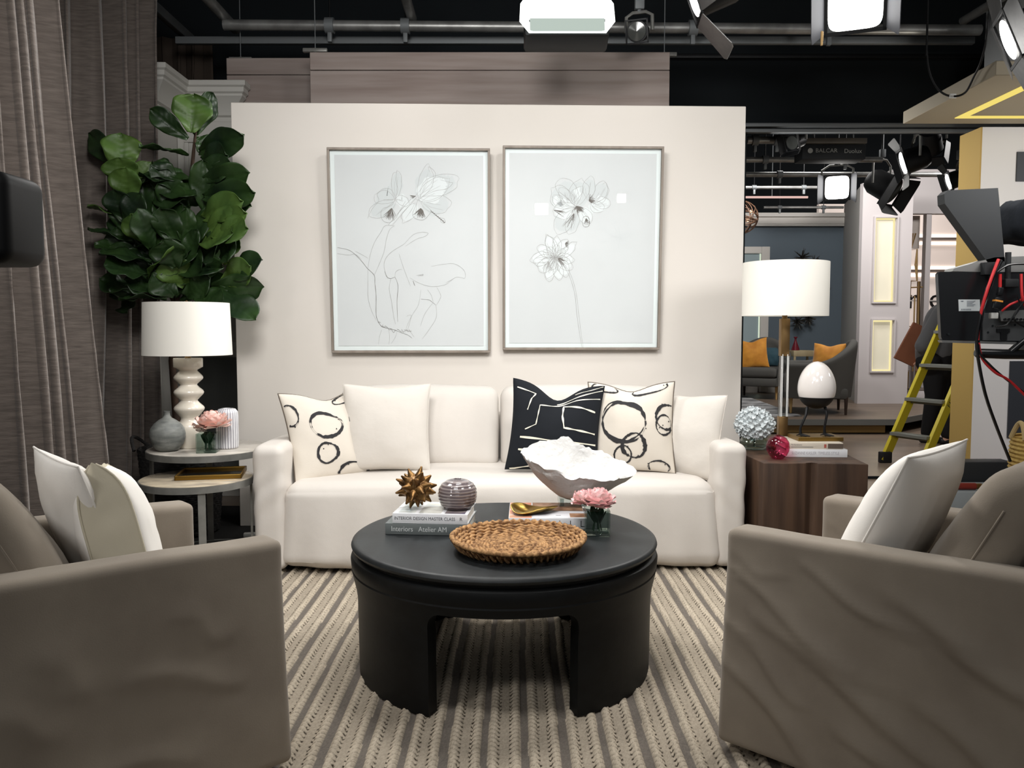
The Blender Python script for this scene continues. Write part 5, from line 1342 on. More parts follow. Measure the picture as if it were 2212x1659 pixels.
# ================================================================== THE FAR SET'S FURNITURE
CHG = mat('charcoal_upholstery', (88, 87, 84), .9, spec=.15, bump=.2, bscale=120, bdist=.003)
LEGW = mat('pale_wood_leg', (186, 152, 100), .5); LEGD = mat('dark_leg', (60, 46, 38), .5)
def tub_chair(label, x, y, yaw, sc=1.):
    t = thing('tub_chair', label, 'armchair', (x, y, .162), yaw, group='charcoal tub chairs on the far stage')
    hw, r = .42 * sc, .42 * sc; st = .36 * sc; tot = 2 * st + PI * r
    def path(s_):
        d = s_ * tot
        if d < st: return Vector((-hw, -.40 * sc + d)), Vector((-1, 0))
        if d > tot - st: return Vector((hw, -.40 * sc + (tot - d))), Vector((1, 0))
        a = PI - (d - st) / r
        return Vector((r * math.cos(a), -.40 * sc + st + r * math.sin(a))), Vector((math.cos(a), math.sin(a)))
    def shell(u, v):
        p, n = path(u)
        e = abs(2 * u - 1); h = .58 + .28 * (max(0, 1 - e / .62) ** .8 if e < .62 else 0)
        h = .58 + .28 * .5 * (1 + math.cos(PI * min(1, e / .72)))
        q = v * 4
        if q < 1.7: o, z = 0.0, .20 + (h - .20) * q / 1.7                          # outside up
        elif q < 2.3: a = (q - 1.7) / .6 * PI; o, z = -.05 + .05 * math.cos(a), h + .045 * math.sin(a)
        else: o, z = -.10, h - (h - .20) * (q - 2.3) / 1.7
        taper = .06 * (1 - (z - .2) / .6) if z < .8 else 0
        f = p + n * (o + .05 * sc - max(0, taper))
        return Vector((f.x, f.y, z))
    g = Geo().grid(48, 30, shell)
    for u in (0, 1):
        ring_ = [shell(u, v / 30) for v in range(31)]; g.add(ring_, [tuple(range(31))])
    obj('shell', g, CHG, t, merge=1e-4, sharp=50)
    obj('seat_cushion', Geo().soft((.64 * sc, .66 * sc, .15), (0, -.08 * sc, .385), .05, (12, 12, 5)), CHG, t)
    obj('seat_base', Geo().box((.66 * sc, .70 * sc, .13), (0, -.05 * sc, .25), r=.03), CHG, t)
    for sx in (-1, 1):
        for k, yy in enumerate((-.32, .28)):
            obj('leg', Geo().lathe([(.014, 0), (.024, .22)], 12, (sx * .30 * sc, yy * sc, 0)), LEGW if k == 0 else LEGD, t)
    return t
tub_chair('charcoal tub chair on the far stage seen from its side, nearer the lit pillar', 3.80, 10.28, R(-104), 1.05)
tub_chair('charcoal tub chair on the far stage by the lit niche, with three cushions', 3.74, 12.45, R(-28), .98)
OR_ = mat('orange_velvet', (212, 146, 52), .6, spec=.2, col2=(190, 124, 40), scale=9, sheen=.4)
pillow('orange pillow on the tub chair nearer the lit pillar', Pillow(.42, .44, .14, 2.2, .06, .03), (3.80, 10.52, .585), (4.08, 10.24, .585), 14, OR_)
pillow('orange pillow on the tub chair by the lit niche', Pillow(.46, .46, .14, 3.6, .08, .04), (3.40, 12.42, .60), (3.82, 12.30, .60), 14, OR_, roll=6)
pillow('teal cushion tucked at the back of the tub chair by the lit niche', Pillow(.34, .30, .10, 5.2, .06, .0), (3.80, 12.66, .62), (4.08, 12.52, .62), 12, mat('teal_velvet', (36, 70, 82), .7, sheen=.3))
p = P(1733, 757, 12.7)
t = thing('side_table', 'small tan side table between the charcoal tub chairs', 'side table', (p.x, 12.75, .162))
TANW = mat('tan_wood', (186, 170, 136), .6, col2=(168, 150, 116), scale=6, stretch=(1, 1, .3))
obj('top', Geo().box((.34, .34, .09), (0, 0, .655), r=.005), TANW, t)
for sx in (-1, 1):
    for sy in (-1, 1): obj('leg', Geo().box((.03, .03, .61), (sx * .15, sy * .15, .305)), TANW, t)
p2_ = P(1719, 757, 12.7)
one('bottle', 'dark red cone shaped bottle with a black stopper on the tan table', 'bottle', Geo().lathe([(.001, 0), (.062, 0), (.06, .02), (.022, .13), (.016, .15), (.016, .18), (.028, .19), (.028, .205), (.001, .21)], 24), mat('dark_red_glass', (110, 28, 42), .3), (p2_.x, 12.72, .863))
# far rug
RGM = mat('black_white_rug', (196, 196, 196), .95, col2=(66, 66, 68), scale=9, stretch=(.6, 3.2, 1), lo=.42, hi=.58, detail=3)
q = [G(1560, 850, .168), G(1614, 857, .168), G(1733, 898, .168), G(1560, 902, .168)]
g = Geo().prism([(v.x, v.y) for v in (q[3], q[2], q[1], q[0])], .1605, .170)
one('rug', 'black and white streaked rug on the far stage', 'rug', g, RGM)
# starburst wall sculpture
SPK = mat('dark_bronze_spike', (82, 78, 72), .45, .6)
t = thing('wall_sculpture', 'cluster of spiky metal starbursts on the blue grey wall behind the lamp', 'wall sculpture', P(1735, 625, 13.36))
B = P(1735, 625, 13.36); rnd = random.Random(12)
for (bx, by, rr) in ((1732, 556, .15), (1758, 566, .12), (1774, 590, .12), (1778, 625, .13), (1766, 660, .12), (1745, 688, .13), (1722, 694, .15), (1704, 668, .12), (1698, 630, .12), (1706, 588, .12), (1735, 625, .13)):
    c = P(bx, by, 13.30) - B; g = Geo()
    for i in range(34):
        z = 1 - 2 * (i + .5) / 34; r = math.sqrt(1 - z * z); a = i * 2.4 + rnd.uniform(-.3, .3); d = Vector((r * math.cos(a), -abs(z), r * math.sin(a)))
        g.tube([c, c + d * rr * rnd.uniform(.8, 1.1)], [.009, .003], 5)
    obj('starburst', g, SPK, t)
# lit niche at the left end of the blue wall
t = thing('light_niche', 'white framed panel glowing softly on the blue grey wall', 'lit panel', (3.6, 13.37, .17))
xr = P(1661, 600, 13.37).x; xi = P(1643, 600, 13.37).x; zt_ = P(1640, 533, 13.37).z; zi = P(1640, 548, 13.37).z
g = Geo()
for a, b, c, d in ((xi, xr, .17, zt_), (2.6, xi, zi, zt_), (2.6, xi, 1.82, 1.97)): g.box((b - a, .06, d - c), ((a + b) / 2 - 3.6, -.005, (c + d) / 2 - .17), r=.006, seg=1)
obj('frame', g, WPAINT, t)
obj('panel', Geo().box((xi - 2.6, .01, zi - .3), ((xi + 2.6) / 2 - 3.6, .01, (zi + .3) / 2 - .17)), mat('niche_panel', (140, 154, 158), .7, emis=(150, 168, 170), es=.12), t)
obj('edge_light', Geo().box((.018, .012, zi - .3), (xi - .012 - 3.6, 0, (zi + .3) / 2 - .17)), emit('niche_light', (226, 238, 214), .9), t)
# woven globe pendant
gc = P(1600, 470, 8.0); RATT = mat('brown_rattan', (92, 66, 50), .6)
t = thing('globe_pendant', 'brown woven globe pendant with small bulbs behind the cream wall edge', 'pendant lamp', (gc.x, gc.y, gc.z))
g = Geo(); rnd = random.Random(4)
for i in range(15):
    Mx = RZ(rnd.uniform(0, PI)) @ RX(rnd.uniform(0, PI)); rr = .16 * rnd.uniform(.96, 1.02)
    g.tube([Mx @ Vector((rr * math.cos(2 * PI * k / 40), rr * math.sin(2 * PI * k / 40), 0)) for k in range(40)], .0042, 5, closed=True)
obj('cage', g, RATT, t)
for dz, dx in ((.055, .09), (-.03, .06), (.0, -.06)): obj('bulb', Geo().ball((dx, -.03, dz), .014, 12, 8), emit('small_bulb', (255, 214, 170), 3.), t)
obj('cord', Geo().tube([(0, 0, .15), (0, 0, 4.94 - gc.z)], .004, 6), BLACKM, t)
# ================================================================== STEPLADDER
YF = mat('yellow_fibreglass', (206, 188, 42), .45, spec=.4); GAL = mat('grey_tread', (138, 140, 134), .5, .4)
t = thing('stepladder', 'yellow stepladder with grey treads beside the mustard column', 'ladder', (3.44, 7.25, FLOORZ))
B = Vector((3.44, 7.25, FLOORZ)); dv = Vector((.89, .46, 0)); sv_ = Vector((.175, -.34, 0)); sn = Vector((.46, -.89, 0)).normalized()
Lf_ = Vector((3.355, 7.42, 0)); Rt_ = Lf_ + sv_; up = (dv * .61 + Vector((0, 0, 1))).normalized()
def rail(foot, d, L, w=.085, th=.028):
    p0 = foot - B; ax = d.normalized(); n = sn; s = n.cross(ax).normalized()
    M4 = Matrix(((s.x, n.x, ax.x, p0.x), (s.y, n.y, ax.y, p0.y), (s.z, n.z, ax.z, p0.z), (0, 0, 0, 1)))
    return M4, Geo().box((w, .006, L), (0, th / 2, L / 2), M=M4).box((.006, th, L), (-w / 2 + .003, 0, L / 2), M=M4).box((.006, th, L), (w / 2 - .003, 0, L / 2), M=M4)
top = 2.05
Mr = []
for foot in (Lf_, Rt_):
    M4, g = rail(foot, up, top); Mr.append(M4); obj('rail', g, YF, t)
for k in range(1, 6):
    z = .305 * k - .055; m_ = .105 + (z - .25) * .61
    a = Lf_ + dv * m_ + Vector((0, 0, z)) - B; b = a + sv_; c = (a + b) / 2
    L = sv_.length; x = sv_.normalized(); y = Vector((-x.y, x.x, 0)); 
    M4 = Matrix(((x.x, y.x, 0, c.x), (x.y, y.y, 0, c.y), (x.z, y.z, 1, c.z), (0, 0, 0, 1)))
    obj('tread', Geo().box((L - .01, .085, .03), (0, 0, 0), r=.003, seg=1, M=M4).box((L - .01, .006, .055), (0, .04, -.012), M=M4), GAL, t)
rb = RZ(0)
upb = (dv * -.42 + Vector((0, 0, 1))).normalized()
ztop = up.z * top; tp = dv * (.61 * ztop)
for foot in (Lf_, Rt_):
    f2 = foot + tp + dv * (.42 * ztop); M4, g = rail(f2, upb, ztop / upb.z, .06); obj('rear_rail', g, YF, t)
c = (Lf_ + Rt_) / 2 + tp + Vector((0, 0, ztop)) - B
obj('top_cap', Geo().box((.46, .16, .06), (0, 0, 0), r=.01, M=Matrix.Translation(c) @ RZ(math.atan2(sv_.y, sv_.x))), YF, t)
for foot in (Lf_, Rt_):
    p0 = foot - B; obj('foot', Geo().box((.11, .05, .10), (p0.x + .015, p0.y, .05), r=.008, M=None), mat('black_rubber', (30, 30, 32), .6), t)
g = Geo(); M4 = Mr[1]
text('FEATHERLITE', .062, M4 @ T(0, .0175, .80) @ RX(-PI / 2) @ RZ(-PI / 2) @ Matrix.Diagonal((-1, 1, 1, 1)) @ Matrix.Diagonal((-1, 1, 1, 1)), g, sx=1.1)
obj('lettering', g, INK, t)
# ================================================================== PERSON BEHIND THE LADDER
SKIN = mat('skin', (206, 160, 136), .6); SWEAT = mat('grey_sweater', (86, 86, 88), .95, sheen=.2, bump=.2, bscale=80, bdist=.004); TROU = mat('black_trousers', (20, 20, 22), .9); HAIR = mat('dark_hair', (40, 30, 26), .7)
px0 = Vector((4.50, 8.72, FLOORZ))
t = thing('person', 'person in grey sweater and black trousers carrying a brown board, behind the ladder', 'person', px0)
def W(x, y, z): return Vector((x, y, z)) - Vector((px0.x, px0.y, 0))
def taper(g, pts, rr, seg=14):
    g.tube(pts, rr, seg)
    for p_, r_ in zip(pts, rr): g.ball(p_, r_ * .98, 14, 8)
head = W(4.60, 8.70, 1.60)
g = Geo()
g.ball(head, (.078, .098, .115), 24, 16); g.ball(head + Vector((.03, -.0, -.05)), (.062, .07, .075), 20, 12)
taper(g, [W(4.57, 8.72, 1.40), W(4.585, 8.71, 1.52)], [.062, .055])
g.tube([head + Vector((.070, -.02, .02)), head + Vector((.098, -.025, -.022)), head + Vector((.075, -.02, -.032))], [.010, .016, .010], 10)      # nose
for s in (-1, 1): g.ball(head + Vector((-.01, s * .094, -.005)), (.022, .012, .034), 12, 8)
g.tube([head + Vector((.066, -.028, -.064)), head + Vector((.074, 0, -.062)), head + Vector((.066, .028, -.064))], [.006, .008, .006], 8)
taper(g, [W(4.47, 8.70, .95), W(4.49, 8.70, 1.10), W(4.53, 8.71, 1.28), W(4.55, 8.72, 1.40)], [.15, .135, .165, .10])
LA = [W(4.42, 8.56, 1.37), W(4.22, 8.52, 1.03), W(4.28, 8.68, .88)]
RA = [W(4.66, 8.86, 1.37), W(4.72, 8.88, 1.08), W(4.86, 8.78, .92)]
for A_ in (LA, RA): taper(g, A_, [.062, .048, .032])
LH, RH = A_, RA
for A_, s in ((LA, -1), (RA, 1)):
    w = A_[2]; d = (A_[2] - A_[1]).normalized(); side = d.cross(Vector((0, 0, 1))).normalized(); dn = side.cross(d)
    g.ball(w + d * .05, (.038, .038, .045), 12, 8)
    for k in range(4):
        o = side * (-.03 + .02 * k); L = [.070, .082, .076, .060][k]
        g.tube([w + d * .07 + o, w + d * (.07 + L * .5) + o + dn * -.006, w + d * (.07 + L * .85) + o - dn * .024, w + d * (.07 + L) + o - dn * .040], [.0098, .009, .0082, .0065], 8)
    g.tube([w + d * .03 - side * .034, w + d * .055 - side * .058 - dn * .012, w + d * .085 - side * .056 - dn * .03], [.011, .0098, .0075], 8)
LL = [W(4.41, 8.66, .90), W(4.42, 8.64, .50), W(4.40, 8.72, .08)]; RL = [W(4.55, 8.76, .90), W(4.58, 8.70, .50), W(4.55, 8.60, .08)]
for A_ in (LL, RL): taper(g, A_, [.10, .066, .044])
for A_ in (LL, RL): taper(g, [A_[2] + Vector((-.03, 0, -.035)), A_[2] + Vector((.15, -.04, -.05))], [.036, .028])
body = obj('body', g, SKIN, t); remesh(body, .009, 4)
g = Geo()
taper(g, [W(4.46, 8.69, .93), W(4.46, 8.69, 1.02), W(4.49, 8.70, 1.16), W(4.53, 8.71, 1.30), W(4.56, 8.72, 1.41)], [.185, .19, .185, .185, .085], 20)
for A_ in (LA, RA): taper(g, [A_[0], A_[1], A_[1].lerp(A_[2], .8)], [.082, .078, .055])
taper(g, [LA[0], RA[0]], [.075, .075])
remesh(obj('sweater', g, SWEAT, t), .012, 6)
g = Geo()
taper(g, [W(4.47, 8.69, .96), W(4.47, 8.69, .80)], [.185, .165], 20); g.ball(W(4.33, 8.60, .86), (.13, .12, .12))
for A_ in (LL, RL): taper(g, [A_[0], A_[1], A_[2] + Vector((0, 0, .03))], [.135, .092, .066])
remesh(obj('trousers', g, TROU, t), .012, 5)
g = Geo()
for A_ in (LL, RL):
    a = A_[2]; taper(g, [a + Vector((-.04, .01, -.045)), a + Vector((.06, -.02, -.045)), a + Vector((.17, -.045, -.055))], [.042, .044, .034])
remesh(obj('shoes', g, mat('black_shoes', (26, 25, 26), .5), t), .008, 3)
g = Geo(); g.ball(head + Vector((-.018, 0, .028)), (.085, .105, .105), 24, 14); g.ball(head + Vector((-.06, 0, -.05)), (.055, .085, .09), 20, 12)
remesh(obj('hair', g, HAIR, t), .008, 3)
g = Geo()
for s in (-1, 1): g.ball(head + Vector((.068, s * .034, .006)), (.012, .014, .009), 10, 8)
obj('eyes', g, mat('eye', (40, 34, 30), .3), t)
# board under the arm
BRD = mat('brown_board', (146, 92, 66), .7, col2=(132, 82, 58), scale=5)
c4 = [P(1973, 696, 8.78), P(2012, 714, 8.80), P(1972, 792, 8.74), P(1931, 773, 8.72)]
n = (c4[1] - c4[0]).cross(c4[3] - c4[0]).normalized() * .012
o_ = c4[3]
g = Geo().add([q - o_ - n for q in c4] + [q - o_ + n for q in c4], [(0, 1, 2, 3), (7, 6, 5, 4), (0, 4, 5, 1), (1, 5, 6, 2), (2, 6, 7, 3), (3, 7, 4, 0)])
one('board', 'tilted brown board held under the arm of the person in grey', 'board', g, BRD, o_)
# ================================================================== TELEVISION CAMERA AT THE RIGHT EDGE
MAT_B = mat('matte_black', (36, 38, 40), .7, spec=.25); GLB = mat('gloss_black', (20, 21, 23), .25, spec=.5); CLOTH = mat('black_cloth', (30, 33, 38), .95, spec=.1, bump=.4, bscale=20, bdist=.01)
REDC = mat('red_cable', (190, 40, 44), .45); ALU = mat('silver_plate', (150, 150, 148), .4, .8); DGREY = mat('dark_grey_panel', (70, 72, 74), .6)
Yc = 3.0; B = Vector((2.27, 3.12, FLOORZ))
t = thing('studio_camera', 'black studio camera with prompter hood, monitor and red and black cables at the right edge', 'camera', B)
def C(px, py, dy=0.): return P(px, py, Yc + dy) - B
def plate(g, pts, y0, y1, m=0):
    """closed prism between two depths, outline given in picture points"""
    V = [C(x, y) + Vector((0, y0, 0)) for x, y in pts] + [C(x, y) + Vector((0, y1, 0)) for x, y in pts]; k = len(pts)
    return g.add(V, [tuple(range(k)), tuple(range(k, 2 * k))[::-1]] + [(i, k + i, k + (i + 1) % k, (i + 1) % k) for i in range(k)], m)
obj('camera_head', Geo().box((.42, .24, .09), (-.10, 0, 1.16), r=.01).box((.12, .16, .34), (-.14, .04, 1.36), r=.01), MAT_B, t)
obj('pedestal', Geo().lathe([(.001, 0), (.30, 0), (.30, .10), (.10, .14), (.075, .18), (.07, .85), (.055, .86), (.05, 1.12), (.001, 1.12)], 32), MAT_B, t)
g = Geo(); plate(g, [(2040, 419), (2048, 411), (2156, 406), (2172, 576), (2141, 577), (2041, 440)], 0, .05)
obj('prompter_hood', g, MAT_B, t, sharp=20)
g = Geo().soft((.40, .30, .155), C(2330, 470) + Vector((0, .12, 0)), .07, (20, 16, 14), lambda p, n: p + n * fold(p, 4, .018, (12, 12, 9)))
obj('camera_body_cover', g, CLOTH, t)
obj('hood_stem', Geo().tube([C(2178, 545), C(2176, 612)], .010, 12).box((.05, .04, .03), C(2180, 612), r=.004), MAT_B, t)
g = Geo(); plate(g, [(2058, 586), (2060, 580), (2148, 556), (2300, 550), (2300, 592)], .0, .06)
obj('mounting_plate', g, ALU, t, sharp=20)
mon = Geo(); plate(mon, [(2026, 592), (2031, 587), (2300, 588), (2300, 742), (2036, 735), (2033, 728)], 0, .02)
mo = obj('monitor', mon, GLB, t, sharp=20)
g = Geo(); plate(g, [(2032, 735), (2300, 742), (2300, 747), (2035, 740)], -.004, .024); obj('monitor_edge', g, ALU, mo)
g = Geo(); plate(g, [(2070, 647), (2116, 647), (2117, 672), (2071, 672)], -.0015, 0); obj('label_plate', g, mat('label_grey', (190, 196, 198), .5), mo, 'pale grey label')
g = Geo()
g.add([C(x, y) + Vector((0, -.002, 0)) for x, y in ((2073.5, 650.5), (2078, 649.5), (2082, 650.5), (2078, 652.5))], [(0, 1, 2, 3)])
for i in range(5): plate(g, [(2088, 650 + i * 2.6), (2106 - 3 * (i % 3), 650 + i * 2.6), (2106 - 3 * (i % 3), 651 + i * 2.6), (2088, 651 + i * 2.6)], -.002, -.0015)
for i in range(9): plate(g, [(2076 + i * 2.4, 667), (2077.2 + i * 2.4, 667), (2077.2 + i * 2.4, 670.5), (2076 + i * 2.4, 670.5)], -.002, -.0015)
obj('label_print', g, mat('label_ink', (90, 98, 108), .6), mo)
g = Geo(); plate(g, [(2122, 676), (2300, 676), (2300, 738), (2122, 735)], -.006, 0); obj('rear_panel', g, DGREY, mo)
g = Geo(); plate(g, [(2150, 672), (2300, 666), (2300, 694), (2155, 694)], -.022, -.006); obj('connector_strip', g, ALU, mo)
for i in range(8):
    c = C(2162 + i * 8.5, 690, 0) + Vector((0, -.022, 0)); obj('socket', Geo().lathe([(.0045, 0), (.0045, .006), (.002, .006), (.002, .001)], 12, c, M=None), GLB, mo) if False else obj('socket', Geo().tube([c, c + Vector((0, -.006, 0))], .0045, 10), BLACKM, mo)
g = Geo()
for x, y in ((2142, 704), (2190, 702), (2048, 722), (2132, 718), (2172, 720)): c = C(x, y); g.tube([c + Vector((0, -.0075, 0)), c + Vector((0, -.002, 0))], .004, 10)
obj('screw_hole', g, BLACK, mo)
g = Geo(); plate(g, [(2150, 710), (2178, 710), (2178, 718), (2172, 718), (2172, 734), (2158, 734), (2158, 718), (2150, 718)], -.010, 0); obj('bracket', g, BLACKM, mo)
g = Geo(); plate(g, [(2118, 568), (2160, 566), (2160, 580), (2140, 594), (2118, 594)], -.03, .02); obj('clamp', g, MAT_B, t)
def cab(name, pts, r, m, lab=None): return obj(name, Geo().tube(sm3([C(*p) for p in pts]), r, 8), m, t, lab)
def sm3(pts, n=6):
    q = [pts[0]] + pts + [pts[-1]]; out = []
    for i in range(1, len(q) - 2):
        for k in range(n):
            s_ = k / n; p0, p1, p2, p3 = q[i - 1], q[i], q[i + 1], q[i + 2]
            out.append(.5 * (2 * p1 + (p2 - p0) * s_ + (2 * p0 - 5 * p1 + 4 * p2 - p3) * s_ * s_ + (3 * p1 - p0 - 3 * p2 + p3) * s_ ** 3))
    return out + [pts[-1]]
cab('red_cable', [(2157, 560, -.05), (2140, 605, -.06), (2124, 655, -.06), (2114, 705, -.05), (2112, 735, -.05)], .0052, REDC, 'red cable')
cab('red_cable', [(2114, 740, -.05), (2122, 775, -.045), (2150, 805, -.04), (2180, 822, -.03), (2230, 870, -.02)], .0045, REDC, 'red cable')
cab('red_cable', [(2160, 592, -.04), (2160, 620, -.04)], .006, REDC, 'red cable'); cab('red_cable', [(2206, 592, -.04), (2208, 640, -.05), (2216, 665, -.04)], .005, REDC, 'red cable')
cab('red_cable', [(2164, 672, -.03), (2182, 658, -.04), (2205, 648, -.04), (2220, 636, -.03)], .0042, REDC, 'red cable')
cab('black_cable', [(2164, 562, -.05), (2132, 625, -.05), (2118, 680, -.055), (2110, 735, -.05), (2113, 775, -.05), (2128, 850, -.03), (2152, 920, 0), (2182, 996, .05)], .0058, GLB, 'black cable')
cab('black_cable', [(2148, 600, -.045), (2128, 660, -.06), (2117, 715, -.05), (2116, 760, -.05), (2140, 790, -.045), (2172, 818, -.03), (2230, 862, -.02)], .004, GLB, 'black cable')
cab('black_cable', [(2225, 570, -.03), (2180, 572, -.04), (2150, 590, -.04)], .004, GLB, 'black cable'); cab('black_cable', [(2220, 640, -.05), (2196, 672, -.05), (2176, 700, -.04), (2150, 705, -.03)], .0035, GLB, 'black cable')
cab('black_cable', [(2196, 640, -.05), (2204, 662, -.05), (2190, 690, -.05), (2220, 710, -.04)], .003, GLB, 'black cable')
g = Geo().box((.026, .02, .040), (0, 0, .0), r=.004, M=Matrix.Translation(C(2154, 655, -.045)) @ RY(.18)).box((.018, .016, .03), (0, 0, .03), r=.003, M=Matrix.Translation(C(2156, 648, -.045)) @ RY(.18))
pg = obj('plug', g, GLB, t); 
obj('orange_band', Geo().box((.027, .021, .006), (0, 0, .008), M=Matrix.Translation(C(2154, 655, -.045)) @ RY(.18)), mat('orange_band', (226, 150, 60), .5), pg, 'orange band')
obj('white_plug', Geo().box((.026, .02, .022), C(2146, 682, -.03), r=.003), WPL, t)
o = obj('pan_bar', Geo().tube([C(2107, 762, -.02), C(2112, 763, -.02), C(2170, 765, -.01), C(2300, 766, .06)], [.012, .017, .018, .018], 16), GLB, t)
obj('pan_bar', Geo().tube([C(2176, 766, -.01), C(2212, 735, 0), C(2290, 690, .08)], .012, 12), GLB, t)
# equipment trunk behind the right chair and its stray plug
t = thing('equipment_trunk', 'low black topped equipment trunk behind the right armchair', 'trunk', (3.12, 5.45, FLOORZ))

GT = mat('pale_grey_case', (150, 158, 162), .5)
obj('case', Geo().box((.60, .34, .165), (0, -.02, .0825), r=.008), GT, t)
obj('lid', Geo().box((.62, .14, .30), (.0, .24, .15), r=.008), mat('black_lid', (30, 32, 35), .5), t)
p = P(2118, 1042, 3.52)
t = thing('cable_plug', 'red plug with a metal tip lying on the equipment trunk', 'plug', (2.975, 5.32, .1535))
obj('body', Geo().tube([(-.14, 0, .024), (-.04, 0, .024), (.03, -.003, .024)], .0225, 14), mat('red_plug', (128, 44, 34), .5), t)
obj('tip', Geo().tube([(.03, -.003, .024), (.068, -.006, .024)], .019, 14), BRASS, t)
# straw basket at the far right
STRAW = mat('straw', (200, 172, 98), .8, col2=(170, 136, 70), scale=30, bump=.6, bscale=50, bstretch=(.2, .2, 3), bdist=.006)
t = thing('straw_basket', 'round yellow straw basket with a handle at the right edge', 'basket', (3.30, 5.0, FLOORZ))
def sb(u, v):
    a = 2 * PI * u; r = .19 + .05 * math.sin(v * 2.2) + .004 * math.sin(2 * PI * v * 22); return Vector((r * math.cos(a), r * math.sin(a), .0 + .55 * v))
g = Geo().grid(60, 88, sb, cu=True); g.lathe([(.19, .001), (.001, .001)], 40, cap=False)
obj('body', g, STRAW, t)
ROPE = mat('rope_handle', (190, 168, 120), .85)
for s in (-1, 1): obj('handle', Geo().tube([(s * (.225 - .012 * math.sin(PI * q)), -.07 + .14 * q, .54 + .10 * math.sin(PI * q)) for q in [i / 12 for i in range(13)]], .014, 8), ROPE, t)
# black device at the left edge
t = thing('camera_viewfinder', 'black rounded camera viewfinder cut off at the left edge', 'viewfinder', (-.96, 1.30, FLOORZ))
B = Vector((-.96, 1.30, FLOORZ)); a = P(-130, 374, 1.3) - B; b = P(48, 572, 1.3) - B
obj('housing', Geo().box((b.x - a.x, .12, a.z - b.z), ((a.x + b.x) / 2, .02, (a.z + b.z) / 2), r=.022, seg=5), mat('satin_black', (12, 13, 15), .55, spec=.25), t)
obj('stand', Geo().lathe([(.001, 0), (.16, 0), (.16, .02), (.03, .04), (.025, b.z + .005), (.001, b.z + .005)], 24), MAT_B, t)
# ================================================================== CEILING GRID AND LAMPS
PIPE = mat('galvanised_pipe', (168, 168, 166), .38, .6, col2=(138, 138, 136), scale=9)
def pipe(label, a, b, r, m=PIPE, clamps=(), group=None, name='pipe'):
    a, b = Vector(a), Vector(b); t = thing(name, label, 'pipe', (a + b) / 2, 0, group); c = (a + b) / 2
    obj('tube', Geo().tube([a - c, b - c], r, 16), m, t)
    for f in clamps:
        q = a.lerp(b, f) - c; d = (b - a).normalized()
        obj('clamp', Geo().tube([q - d * .03, q + d * .03], r * 1.5, 12).box((.03, .03, .07), q + Vector((0, 0, -r * 1.6 - .02)), r=.004), DSTEEL, t)
        obj('hanger', Geo().tube([q + Vector((0, 0, r)), Vector((q.x, q.y, 4.94 - c.z))], .006, 6), BLACKM, t)
    return t
pipe('long galvanised pipe running across the top above the flats', (-2.0, 5.9, 3.30), (3.25, 5.9, 3.265), .036, clamps=(.14, .24, .62, .80))
pipe('galvanised pipe running toward the camera above the white cornice', (-2.0, 2.2, 3.36), (-2.0, 6.15, 3.36), .036, clamps=(.5,))
pipe('short galvanised pipe meeting the long pipe from the ceiling front', (-.70, 4.4, 3.40), (-.70, 5.95, 3.36), .034, clamps=(.3,))
pipe('galvanised pipe running toward the camera at the upper right', (3.55, 4.3, 3.52), (3.15, 5.95, 3.34), .03, clamps=(.4,))
for (y, a, b, z, nm, lb) in ((6.07, -2.4, 3.3, 3.25, .05, 'flat grey steel rail below the long ceiling pipe'),):
    one('steel_rail', lb, 'rail', Geo().box((b - a, .04, nm), ((a + b) / 2 - .45, 0, 0), r=.004), DSTEEL, (.45, y, z))
one('steel_rail', 'thin dark rail along the black header', 'rail', Geo().box((4.4, .03, .035), (0, 0, 0), r=.004), BLACKM, (3.3, 6.94, 3.42))
t = thing('double_rail', 'double grey rail along the lower edge of the black header', 'rail', (3.85, 6.95, 2.84))
for dz in (.028, -.018): obj('rail', Geo().box((3.9, .05, .03), (0, 0, dz), r=.006), DSTEEL, t)
# hangers that carry the plank flats
for i, (px, py, Y, lb) in enumerate(((681, 109, 5.56, 'small grey flat hanger at the left end of the wide plank flat'), (1435, 118, 5.56, 'small grey flat hanger at the right end of the wide plank flat'), (520, 128, 5.96, 'small grey flat hanger on the narrow plank flat'))):
    p = P(px, py, Y); t = thing('flat_hanger', lb, 'hanger', p, group='hangers on the plank flats')
    obj('bar', Geo().box((.16, .03, .025), (0, 0, 0), r=.004), STEEL, t)
    obj('stem', Geo().box((.02, .02, .11), (0, 0, -.04), r=.003), STEEL, t)
    obj('wire', Geo().tube([(0, 0, .01), (0, 0, 4.94 - p.z)], .003, 6), DSTEEL, t)
# far ceiling pipes
gnames = ['topmost', 'second', 'third', 'fourth', 'fifth']
for i, (py, x0, x1, Y, r) in enumerate(((303, 1614, 1700, 8.2, .035), (345, 1590, 1905, 9.0, .03), (377, 1590, 2060, 9.8, .03), (405, 1590, 1785, 11.2, .022), (448, 1650, 1822, 12.6, .02))):
    a = P(x0, py, Y); b = P(x1, py, Y)
    pipe(gnames[i] + ' of the grey pipes under the far ceiling, counted from the header down', a, (b.x, Y, a.z), r, clamps=(.2, .75), group='far ceiling pipes')
a = P(1590, 426, 12.2); b = P(1745, 426, 12.2)
pk = thing('tube_light', 'thin pinkish fluorescent tube in the far ceiling', 'tube light', (a + b) / 2)
obj('tube', Geo().tube([(a.x - (a.x + b.x) / 2, 0, 0), ((b.x - a.x) / 2, 0, 0)], .016, 10), emit('pink_tube', (240, 200, 190), .9), pk)
obj('hanger', Geo().tube([(0, 0, .015), (0, 0, 4.94 - a.z)], .006, 6), DSTEEL, pk)
